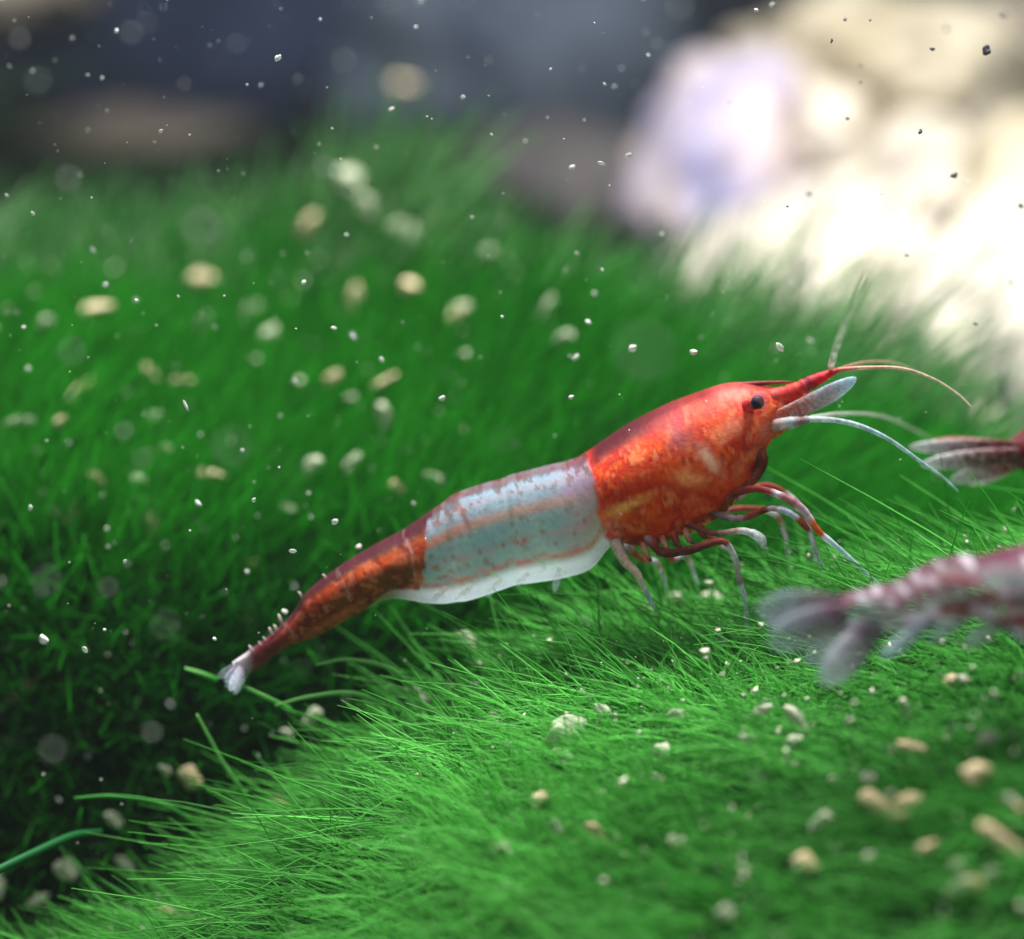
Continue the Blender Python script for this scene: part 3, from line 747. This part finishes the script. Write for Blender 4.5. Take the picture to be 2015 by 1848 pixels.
def tail_end_shrimp(name, y, stations, paint, blades, fins):
    """a shrimp that shows its tail end, traced at its own distance; stations and blades on the measuring grid"""
    x0, y0 = (stations[len(stations) // 2][2], stations[len(stations) // 2][3])
    R = at(x0, y0, y); root = empty(name, tuple(R))
    S, sv = crom(np.array(stations, float), 260)
    sides = 48; m = len(S)
    ang = 2 * math.pi * np.arange(sides) / sides
    ca, sa = np.cos(ang)[None], np.sin(ang)[None]
    tx, ty, bx_, by_, hw = [S[:, q][:, None] for q in range(5)]
    px = (tx + bx_) / 2 + (tx - bx_) / 2 * ca; py = (ty + by_) / 2 + (ty - by_) / 2 * ca
    v = (1 - ca) / 2 + 0 * px; sg = sv[:, None] + 0 * px
    ridge = 1 + 0.06 * np.abs(np.sin(sg * 16)) + 0.05 * (fbm(px / 24, py / 24, 5) - 0.5)
    W = at(px + (px - (tx + bx_) / 2) * (ridge - 1), py + (py - (ty + by_) / 2) * (ridge - 1), y)
    W[..., 1] += -hw * np.sign(sa) * np.abs(sa) ** 0.8 * ridge
    c, op = paint(px, py, v, sg)
    idx = np.arange(m * sides).reshape(m, sides); nxt = np.roll(idx, -1, axis=1)
    F = np.stack([idx[:-1], nxt[:-1], nxt[1:], idx[1:]], -1).reshape(-1, 4).tolist()
    F.append(idx[0].tolist()); F.append(idx[-1][::-1].tolist())
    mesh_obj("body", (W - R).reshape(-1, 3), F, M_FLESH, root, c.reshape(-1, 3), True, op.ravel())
    for nm, lst in (("tail_fin", blades), ("swimmeret", fins)):
        for (b0, b1, w, dy0, dy1, c0, c1, o0, o1, fade) in lst:
            blade(nm, R, b0, b1, w, y + dy0, root, c0, c1, o0, o1, ytip=y + dy1, fade=fade, thick=0.010)
    return root
DR, DW = (92, 16, 12), (206, 212, 218)
second = tail_end_shrimp("shrimp", 0.65,
    [(1975, 872, 1982, 912, .05), (2015, 846, 2022, 930, .09), (2080, 815, 2092, 936, .13), (2180, 770, 2196, 930, .17), (2300, 730, 2320, 900, .20), (2400, 710, 2420, 860, .15), (2445, 735, 2450, 805, .05)],
    paint_dark,
    [((2012, 878), (1782, 880), 34, -.04, -.10, DR, DW, 1, .75, 2.2), ((2012, 892), (1806, 914), 40, -.05, -.16, DR, DW, 1, .75, 2.0), ((2012, 906), (1862, 946), 38, -.03, -.12, (130, 40, 32), DW, 1, .7, 1.6),
     ((2012, 880), (1828, 868), 26, .04, .10, DR, (190, 120, 110), 1, .8, 2.0), ((2012, 905), (1900, 952), 30, .05, .14, (150, 80, 76), DW, .9, .6, 1.3)], [])
tag(second, "dark red shrimp entering from the right edge, only its streaked tail showing", 'shrimp', "shrimps on the moss")
PU, GR = (92, 34, 58), (150, 172, 182)
third = tail_end_shrimp("shrimp", -1.6,
    [(1588, 1180, 1598, 1212, .03), (1645, 1173, 1657, 1228, .06), (1715, 1157, 1732, 1236, .09), (1765, 1146, 1782, 1230, .11), (1820, 1117, 1842, 1215, .13), (1878, 1101, 1900, 1206, .15),
     (1937, 1096, 1950, 1226, .17), (2015, 1082, 2025, 1260, .20), (2120, 1060, 2128, 1276, .22), (2230, 1032, 2238, 1270, .24), (2330, 1012, 2342, 1240, .24), (2420, 1002, 2432, 1190, .18), (2472, 1014, 2478, 1142, .08)],
    paint_pale,
    [((1650, 1192), (1484, 1196), 62, -.03, -.12, PU, GR, .8, .42, 0.9), ((1655, 1206), (1508, 1262), 66, -.04, -.18, (120, 70, 92), GR, .7, .40, 0.9), ((1720, 1226), (1612, 1340), 62, -.05, -.16, (96, 60, 84), (220, 230, 240), .8, .62, 1.2),
     ((1700, 1222), (1580, 1300), 52, .06, .16, (110, 70, 92), GR, .6, .35, 1.0), ((1650, 1200), (1502, 1226), 44, 0, .04, PU, (150, 150, 170), .8, .45, 1.2)],
    [((1836, 1214), (1728, 1290), 26, -.10, -.16, (150, 150, 170), (190, 214, 228), .6, .6, 1.0), ((1900, 1206), (1820, 1262), 26, -.10, -.14, (170, 150, 170), (196, 214, 226), .5, .5, 1.0),
     ((1960, 1226), (1890, 1268), 30, -.11, -.14, (180, 170, 180), (206, 220, 228), .5, .55, 1.0)])
tag(third, "blurred glassy shrimp with purple red patches in front at the right edge", 'shrimp', "shrimps on the moss")

# ------------------------------------------------------------------ sediment, pellets and flakes
# rows: measuring sheet, x, y, length, breadth, tilt (degrees, counter clockwise), kind
#   D sharp speck in the water   B unfocused speck close to the glass   F flake on the far moss
#   N piece on the near moss     K speck coloured as a dark silhouette before the pale stones
SHEET = {0: (1.0, 0, 0), 4: (.5106, 0, 0), 5: (.4895, 1029, 0), 6: (.4454, 0, 480), 7: (.5106, 0, 1234.6), 8: (.5235, 960, 1166)}
ROWS = """
4 460 133 34 26 60 D;4 1078 235 54 38 40 D;4 438 5 20 16 0 D;4 657 8 32 24 30 D;4 20 10 34 22 -40 D;4 405 313 26 24 0 D;4 350 300 26 16 -20 D
4 1240 88 22 20 0 D;4 1605 118 20 18 0 D;4 1512 432 38 22 30 D;4 1885 243 18 14 20 D;4 1895 528 24 18 -30 D;4 1785 385 30 26 0 D;4 50 267 18 12 -30 D
4 40 760 28 18 -40 D;4 140 830 32 22 -60 D;4 370 970 36 18 -50 D;4 1820 845 26 24 0 D;4 290 160 28 22 0 D;4 720 335 26 20 0 D;4 960 338 20 18 0 D
4 225 245 14 12 0 D;4 1455 577 22 18 0 D;4 630 515 30 24 20 D;4 1285 505 16 12 0 D;4 1235 565 14 12 0 D;4 535 1160 22 18 0 D;4 418 1103 24 20 0 D
4 697 1147 24 14 -50 D;4 613 1258 16 12 0 D;4 835 1265 22 14 -30 D;4 465 1298 14 10 0 D;4 45 1205 18 12 -40 D;4 80 1210 20 14 -40 D;4 105 1265 24 18 0 D
4 1175 1095 40 30 40 D;4 1340 912 24 18 0 D;4 1365 1300 44 28 -60 D;4 1295 1270 24 20 0 D;4 1435 82 12 10 0 D;4 850 170 10 8 0 D;4 350 510 12 10 0 D
4 425 437 14 12 0 D;4 365 770 14 12 0 D;4 1935 1225 24 20 0 D
4 90 165 70 70 0 B;4 160 325 90 90 0 B;4 275 700 90 90 0 B;4 780 890 140 140 0 B;4 515 140 76 70 0 B;4 575 100 70 60 40 B;4 920 180 62 60 0 B
4 1330 245 84 70 0 B;4 1255 655 78 66 -20 B;4 1510 20 90 80 0 B;4 1790 10 80 60 0 B
4 1195 870 125 70 50 F;4 1360 705 130 110 -40 F;4 790 1080 115 85 0 F;4 385 1190 140 52 6 F;4 1365 1150 130 74 72 F;4 1580 1110 90 80 0 F;4 1770 1210 110 64 40 F
4 1565 340 95 85 0 F;4 985 1190 60 50 0 F;4 1045 1285 70 56 20 F;4 1555 890 110 90 -40 F;4 1420 800 100 80 -60 F;4 185 1245 60 46 30 F;4 1880 980 60 46 30 F
6 675 570 100 56 -48 F;6 820 610 110 58 10 F;6 1475 595 100 72 40 F;6 1710 605 130 54 28 F;6 365 650 175 66 42 F;6 830 715 86 24 -68 D;6 280 790 74 60 50 F
6 100 785 130 50 4 F;6 940 1020 140 66 -6 F;6 885 1145 62 38 -32 D;6 1385 980 100 84 40 F;6 1760 1080 80 66 -40 F;6 1925 1040 100 60 -46 F;6 440 1035 90 60 -44 F
6 640 950 90 90 0 B;6 560 830 84 80 0 B;6 330 480 116 116 0 B;6 150 1165 44 32 70 D;6 205 1105 52 46 0 F;6 255 1180 56 46 -30 F;6 330 1200 92 60 56 F
6 485 1255 34 28 40 D;6 465 1110 28 20 60 D;6 680 1245 130 80 84 F;6 565 1400 34 30 40 D;6 1300 1355 58 34 -10 D;6 1485 1225 52 44 10 D;6 1280 1170 76 56 -20 F
6 1130 1130 38 32 40 D;6 1100 1445 32 22 -50 D;6 1125 1410 60 50 0 F;6 220 1485 132 132 0 B;6 490 1515 92 92 0 B;6 740 1680 130 108 84 B;6 1115 1660 64 48 80 F
6 210 1740 76 48 -40 D;6 390 1785 48 32 -60 D;6 475 1700 26 22 0 D;6 45 1780 24 18 0 D;6 1265 1620 44 32 -30 D;6 1310 1510 40 24 -50 D;6 1830 1145 32 24 -20 D
6 1590 1335 42 32 20 D;6 1310 610 38 30 -50 D;6 1565 410 64 38 -54 D;6 1475 375 30 22 30 D;6 1690 515 46 34 -50 D;6 1955 685 50 40 20 D;6 1370 1100 24 18 0 D
6 1380 1205 26 18 -40 D;6 1145 1200 24 18 0 D;6 1050 1295 24 20 40 D;6 850 1265 22 18 0 D;6 490 1335 28 22 40 D;6 320 880 22 18 0 D;6 1030 900 170 150 0 B
6 1080 912 34 28 0 D;6 1345 180 46 40 -60 F;6 615 255 28 22 -30 D;6 480 185 32 28 0 D;6 1000 235 20 16 0 D;6 1700 760 120 70 -80 F;6 140 555 40 34 0 D;6 20 1490 60 110 0 B
6 575 1410 30 26 0 D;6 690 760 60 50 20 F;6 620 1040 70 56 0 F;6 740 905 60 50 0 F;6 1560 970 110 60 50 F;6 900 370 130 50 60 F
0 1243 687 30 24 30 D;0 1123 783 18 14 20 D;0 1530 685 34 22 -60 D;0 1590 672 22 12 -20 D;0 1110 540 56 44 30 F;0 1125 335 22 18 40 D;0 1182 326 26 12 -24 D;0 1235 311 24 16 20 D
0 945 990 20 12 -60 D;0 1265 695 110 100 0 B;0 905 615 50 36 30 F
5 625 40 100 90 0 B;5 930 55 32 24 -20 D;5 995 35 38 34 0 D;5 480 10 20 18 0 D;5 110 290 22 18 0 D;5 325 350 28 18 -40 D;5 365 360 24 14 20 D;5 450 350 34 24 60 B
5 490 142 20 16 0 D;5 535 190 40 36 0 B;5 500 235 20 18 0 D;5 215 1025 36 20 -40 D;5 555 950 32 24 40 D;5 315 1090 28 20 -40 D;5 285 1185 32 28 0 D;5 155 1110 100 72 40 F
5 90 1250 110 60 50 F;5 260 1300 42 26 -30 D;5 210 1440 52 30 40 D;5 710 1360 22 16 -50 D;5 680 1420 52 40 0 D;5 850 1470 84 80 0 F;5 160 1360 86 60 20 F;5 1190 1215 34 12 -40 D
5 1285 92 30 24 30 K;5 1232 178 36 18 80 K;5 1632 210 38 30 0 K;5 1690 130 44 26 80 K;5 1850 215 84 64 80 K;5 1295 488 32 24 -20 K;5 1585 540 44 28 60 K;5 1720 715 56 44 30 K
5 1920 70 44 36 0 K;5 1140 790 44 36 0 K;5 1055 838 20 16 0 K;5 1530 1032 34 24 0 K;5 1638 1030 30 20 20 K;5 1840 980 32 20 -40 K;5 1950 1140 40 26 60 K;5 1805 1308 32 22 0 K
5 1985 835 56 40 -50 K;5 1380 750 14 12 0 K;5 1300 945 38 28 30 K;5 825 422 16 14 0 K;5 1350 275 22 20 0 K;5 1345 345 26 18 0 K;5 1385 95 20 16 0 K;5 1430 790 14 12 0 K
8 1590 575 118 48 -12 N;8 1820 675 110 96 40 N;8 1460 790 130 80 -30 N;8 1570 775 110 70 20 N;8 1540 835 100 50 0 N;8 1190 1010 104 78 -36 N;8 1930 930 190 76 -34 N
8 1640 945 92 62 30 N;8 1760 1095 110 80 20 N;8 1820 1085 90 70 -20 N;8 410 900 110 54 -54 N;8 1730 325 60 48 30 N;8 1770 320 50 36 -20 N;8 1155 470 115 46 -50 N
8 1020 440 66 42 20 N;8 700 450 56 44 0 N;8 650 590 66 56 20 N;8 1140 550 56 44 0 N;8 290 510 110 90 0 N;8 35 480 80 38 -56 N;8 280 600 66 36 -30 N;8 255 870 74 42 -56 N
8 50 970 80 56 -30 N;8 85 1120 96 60 -76 N;8 95 1220 78 50 -30 N;8 200 770 86 64 20 N;8 885 1190 76 66 -40 N;8 1990 800 40 50 0 N;8 1420 980 50 44 0 N;8 1750 1010 66 50 0 N
8 1875 1045 70 54 40 N;8 2000 1170 60 50 0 N;8 365 385 64 38 -60 N;8 420 240 76 24 -10 N;8 1560 430 74 40 -70 N;8 625 85 96 40 -38 N;8 690 20 60 40 20 N;8 830 12 76 40 0 N
8 970 545 60 46 20 N;8 1285 690 40 30 0 N;8 700 930 70 60 0 N;8 1240 850 90 60 30 N;8 1950 770 60 44 -40 N;8 1420 690 60 50 0 N;8 1860 540 80 60 20 N;8 430 440 60 44 -50 N
7 1615 265 104 46 -60 N;7 1655 510 70 56 20 N;7 1720 520 72 60 -30 N;7 1640 575 66 50 -50 N;7 1470 525 56 28 -46 N;7 750 575 92 80 -50 N;7 645 540 52 38 -40 N;7 450 730 72 44 -44 N
7 270 920 86 66 -30 N;7 160 1040 84 48 20 N;7 490 900 74 50 -50 N;7 1085 665 64 50 -30 N;7 1115 400 52 38 -50 N;7 1215 325 54 44 20 N;7 1800 45 76 56 -60 N;7 1920 850 90 70 30 N
7 1965 1015 84 56 80 N;7 1975 1120 66 56 -20 N;7 1175 1170 90 64 -40 N;7 945 1080 96 66 -40 N;7 700 1090 150 56 -10 N;7 1085 780 66 46 -60 N;7 1590 405 50 34 -50 N;7 1920 370 92 50 -50 N
7 340 80 48 32 -60 D;7 180 45 60 46 -40 D;7 130 210 100 56 44 F;7 55 275 96 50 34 F;7 240 655 34 22 -50 D;7 60 430 120 60 0 F;7 215 465 112 108 0 B;7 595 400 86 76 0 B
7 540 275 34 22 -50 D;7 665 290 40 24 -50 D;7 810 370 24 16 60 D;7 835 40 28 20 -40 D;7 1390 690 60 70 0 N;7 1200 350 50 40 0 N;7 10 990 46 80 0 N;7 1590 805 70 50 -30 N
"""
def grain_mesh(name, seed, mat, kind):
    """irregular little lump, longest along local X"""
    bm = bmesh.new(); bmesh.ops.create_icosphere(bm, subdivisions=3, radius=1.0)
    off = Vector((seed * 4.3, seed * 2.9, seed * 7.7))
    for v in bm.verts:
        nn = v.co.normalized()
        k = 1 + (0.35 if name == 'speck' else 0.65 if kind == 'flake' else 0.40) * mnoise.noise(nn * 1.1 + off) + (0.06 if kind == 'flake' else 0.2) * mnoise.noise(nn * 3.0 + off)
        c = nn * k
        if kind == 'pellet':
            c.x = math.copysign(abs(c.x) ** 0.8, c.x)
            c.y *= 1 - 0.25 * (c.x + 1) / 2; c.z *= 1 - 0.25 * (c.x + 1) / 2
        v.co = c
    me = bpy.data.meshes.new(name); bm.to_mesh(me); bm.free()
    me.polygons.foreach_set("use_smooth", [True] * len(me.polygons))
    me.materials.append(mat)
    return me
SHAPES = {'speck': [grain_mesh("speck", s, M_SPECK, 'flake') for s in (1, 2)] + [grain_mesh("speck", s, M_SPECK2, 'flake') for s in (3, 4, 17)],
          'pellet': [grain_mesh("pellet", s, M_PELLET, 'pellet') for s in (5, 6, 7, 8)],
          'flake': [grain_mesh("flake", s, M_PALE, 'flake') for s in (9, 10, 11, 12)],
          'silhouette_speck': [grain_mesh("silhouette_speck", s, M_SILHOUETTE, 'flake') for s in (13, 14, 15)],
          'far_pellet': [grain_mesh("pellet", s, M_CREAMP, 'pellet') for s in (5, 6, 7, 8)],
          'far_flake': [grain_mesh("flake", s, M_CREAMF, 'flake') for s in (9, 10, 11)],
          'scrap': [grain_mesh("scrap", 16, M_BROWN, 'flake')]}
def grain(kind, p, length, breadth, tilt, thick=0.8):
    o = bpy.data.objects.new(kind.replace('far_', ''), random.choice(SHAPES[kind]))
    COL.objects.link(o)
    o.location = tuple(p); o.scale = (length / 2, breadth / 2 * thick, breadth / 2)
    o.rotation_euler = (random.uniform(-.5, .5), -math.radians(tilt), random.uniform(-.4, .4))
    return o
TANS = {(4, 1195), (4, 790), (4, 385), (4, 1580), (4, 1770), (4, 1565), (6, 675), (6, 820), (6, 1475), (6, 1710), (6, 365), (6, 940), (6, 1760), (6, 440), (6, 330),
        (6, 680), (6, 1125), (8, 1590), (8, 1820), (8, 1460), (8, 1570), (8, 1540), (8, 1190), (8, 1930), (8, 1640), (8, 410), (8, 200), (8, 1990), (7, 700), (7, 1085),
        (7, 750), (7, 55), (7, 130), (8, 1730), (6, 280), (4, 1365)}
BROWNS = {(8, 625)}
placed = []                                    # pieces that lie on the moss and get a label of their own
for row in ROWS.replace("\n", ";").split(";"):
    if not row.strip(): continue
    f = row.split(); sh = int(f[0]); x, y, w, h, tl = map(float, f[1:6]); k = f[6]
    sc_, ox, oy = SHEET[sh]
    px, py, w, h = ox + x * sc_, oy + y * sc_, w * sc_, h * sc_
    key = (sh, int(x))
    if k in 'DK':
        yd = min(max(random.gauss(-0.1, 0.75), -1.6), 0.9) if w * h < 380 else random.gauss(-0.05, 0.35)
        p = at(px, py, yd); s = view_depth(p) / DIST * PX
        o = grain('speck' if k == 'D' else 'silhouette_speck', p, *(np.array([w, h]) * s * (0.58 if k == 'D' else 0.5)), tl)
        placed.append((o, px, py, 'stones' if k == 'K' else 'water', w, h, 'dark speck' if k == 'K' else 'white speck' if w * h > 300 else 'tiny white speck'))
    elif k == 'B':
        dd = APERTURE * FOCUS / (w * PX + APERTURE)           # distance at which it blurs to this disc
        yd = (dd - DIST) / CP
        p = at(px, py, yd)
        o = grain('speck', p, 0.27 * w * PX * dd / DIST, 0.27 * h * PX * dd / DIST, tl)
        placed.append((o, px, py, 'close', w, h, 'blurred round speck'))
    else:
        tan_ = key in TANS
        p = on_ground(px, py, 0.62 if k == 'F' else 0.17, *((1.0, 9.0) if k == 'F' else (-4.0, 0.6)))
        d = view_depth(p); s = d / DIST * PX; b = blur_px(d) * 0.40
        ww, hh = (w * 0.92, h * 0.74) if k == 'F' else (max(w * 0.8, w * 1.2 - b), max(h * 0.7, h * 1.2 - b))
        kd = 'scrap' if key in BROWNS else 'pellet' if tan_ else 'flake'
        o = grain('far_' + kd if k == 'F' else kd, p, ww * s, hh * s, tl)
        placed.append((o, px, py, 'far' if k == 'F' else 'near', w, h, {'scrap': 'brown scrap', 'pellet': 'tan pellet', 'flake': 'pale flake'}[kd]))

LANDMARKS = [("red shrimp's tail tip", 465, 1325), ("red shrimp's arched back", 860, 985), ("red shrimp's eye", 1487, 793), ("lavender stone", 1380, 330),
             ("blurred tan stone", 320, 360), ("picture's lower left corner", 0, 1848), ("picture's lower right corner", 2015, 1848), ("red shrimp's hindmost leg", 1270, 1180),
             ("glassy shrimp's tail fan", 1590, 1250), ("red shrimp's belly", 950, 1180), ("bottom edge's middle", 1007, 1848), ("picture's upper left corner", 0, 0),
             ("blue grey stone", 1000, 120), ("largest white stone", 1760, 420), ("left edge's middle", 0, 924), ("dark red shrimp's tail", 1860, 895)]
DIRS = ["right of", "above right of", "above", "above left of", "left of", "below left of", "below", "below right of"]
RANK = ["nearest", "second nearest", "third nearest", "fourth nearest", "fifth nearest", "sixth nearest", "seventh nearest", "eighth nearest", "ninth nearest", "tenth nearest",
        "eleventh nearest", "twelfth nearest", "thirteenth nearest", "fourteenth nearest", "fifteenth nearest", "sixteenth nearest"]
WHERE = {'far': "on the far moss", 'near': "on the near moss", 'water': "drifting", 'close': "floating close up", 'stones': "drifting"}
GROUPS = {'far': "pellets and flakes on the far moss", 'near': "pellets and flakes on the near moss", 'water': "white specks drifting in the water",
          'close': "unfocused specks close to the glass", 'stones': "specks toned as silhouettes before the pale stones"}
buckets = {}
for it in placed:
    o, px, py, place, w, h, noun = it
    d, nm, lx, ly = min((math.hypot(px - lx, py - ly), nm, lx, ly) for nm, lx, ly in LANDMARKS)
    k = int(round(math.degrees(math.atan2(ly - py, px - lx)) / 45.0)) % 8
    buckets.setdefault((noun, place, nm, k), []).append((d, it))
for (noun, place, nm, k), L in buckets.items():
    L.sort(key=lambda e: e[0])
    for i, (d, it) in enumerate(L):
        tail = "" if len(L) == 1 else ", " + RANK[i]
        tag(it[0], f"{noun} {WHERE[place]} {DIRS[k]} the {nm}{tail}", noun.split()[-1], GROUPS[place])

# ------------------------------------------------------------------ single filaments that stand clear of the moss
def filament(pts, widths, c0, c1, label):
    P3 = np.array([at(*p) for p in pts])
    S, t = crom(np.c_[P3[:, 0], P3[:, 2], P3[:, 1], np.asarray(widths, float)], 36)
    P = S[:, [0, 2, 1]]; root = P[0].copy()
    V, f = tube_geo(P - root, np.maximum(S[:, 3], 1) * PX / 2, 7)
    C = lin(c0)[None] * (1 - t)[:, None] + lin(c1)[None] * t[:, None]
    o = mesh_obj("moss_filament", V, f, M_NEAR, None, np.repeat(C, 7, 0))
    o.location = tuple(root)
    tag(o, label, 'moss strand', "loose moss filaments")
GA, GB = (60, 150, 60), (140, 200, 120)
filament([(490, 1565, 0.1), (445, 1500, 0.1), (415, 1445, 0.08), (392, 1402, 0.05)], (9, 8, 6, 4), GA, GB, "straight upright moss filament before the dark hollow left of the mound")
filament([(575, 1392, 0.1), (530, 1370, 0.05), (480, 1346, 0.0)], (10, 9, 6), GA, GB, "straight moss filament touching the red shrimp's tail tip from below right")
filament([(430, 1335, 0.25), (400, 1322, 0.2), (368, 1312, 0.2)], (12, 9, 5), GA, GB, "short moss filament pointing left from the red shrimp's tail tip")
filament([(205, 1632, 0.0), (150, 1640, -0.1), (80, 1670, -0.25), (0, 1708, -0.4), (-80, 1750, -0.5)], (14, 18, 18, 17, 14), (20, 90, 40), (30, 110, 60), "thick dark moss filament arching down to the left edge")
filament([(420, 1640, 0.1), (330, 1580, 0.05), (230, 1562, 0.0), (152, 1566, 0.0)], (9, 9, 8, 5), (40, 120, 44), (70, 150, 70), "long drooping moss filament above the lower left mound")
filament([(860, 1420, 0.0), (780, 1320, 0.0), (690, 1295, 0.0), (625, 1305, 0.0)], (10, 10, 8, 5), GA, GB, "long moss filament bending left into the dark hollow under the tail")
filament([(790, 1400, 0.0), (700, 1362, 0.0), (610, 1368, 0.0), (545, 1385, 0.0)], (10, 10, 8, 5), GA, GB, "moss filament lying almost flat across the dark hollow")
filament([(1972, 815, 2.0), (1970, 775, 2.0), (1967, 728, 2.0)], (9, 10, 8), (70, 110, 90), (100, 130, 120), "thin upright filament before the white stone above the dark red shrimp")
filament([(1888, 850, 2.0), (1890, 815, 2.0), (1893, 782, 2.0)], (10, 10, 6), (60, 110, 80), (90, 120, 100), "short upright filament left of the dark red shrimp tail")
filament([(1512, 1008, 1.0), (1510, 970, 1.0), (1506, 940, 1.0)], (10, 12, 9), (40, 100, 80), (60, 120, 100), "dull upright filament behind the red shrimp's front legs")

# ------------------------------------------------------------------ milky water
hz = slab("haze", -32, 32, -10.6, 36, -4.0, 30.0, None)
hm = bpy.data.materials.new("milky_water"); hm.use_nodes = True
hn = hm.node_tree; hn.nodes.clear()
ho = hn.nodes.new('ShaderNodeOutputMaterial'); hv = hn.nodes.new('ShaderNodeVolumePrincipled')
hv.inputs['Color'].default_value = (0.80, 0.88, 0.95, 1); hv.inputs['Density'].default_value = 0.0007
hn.links.new(hv.outputs[0], ho.inputs['Volume'])
hz.data.materials.append(hm)
tag(hz, "milky tank water round the shrimps and stones", kind='stuff')
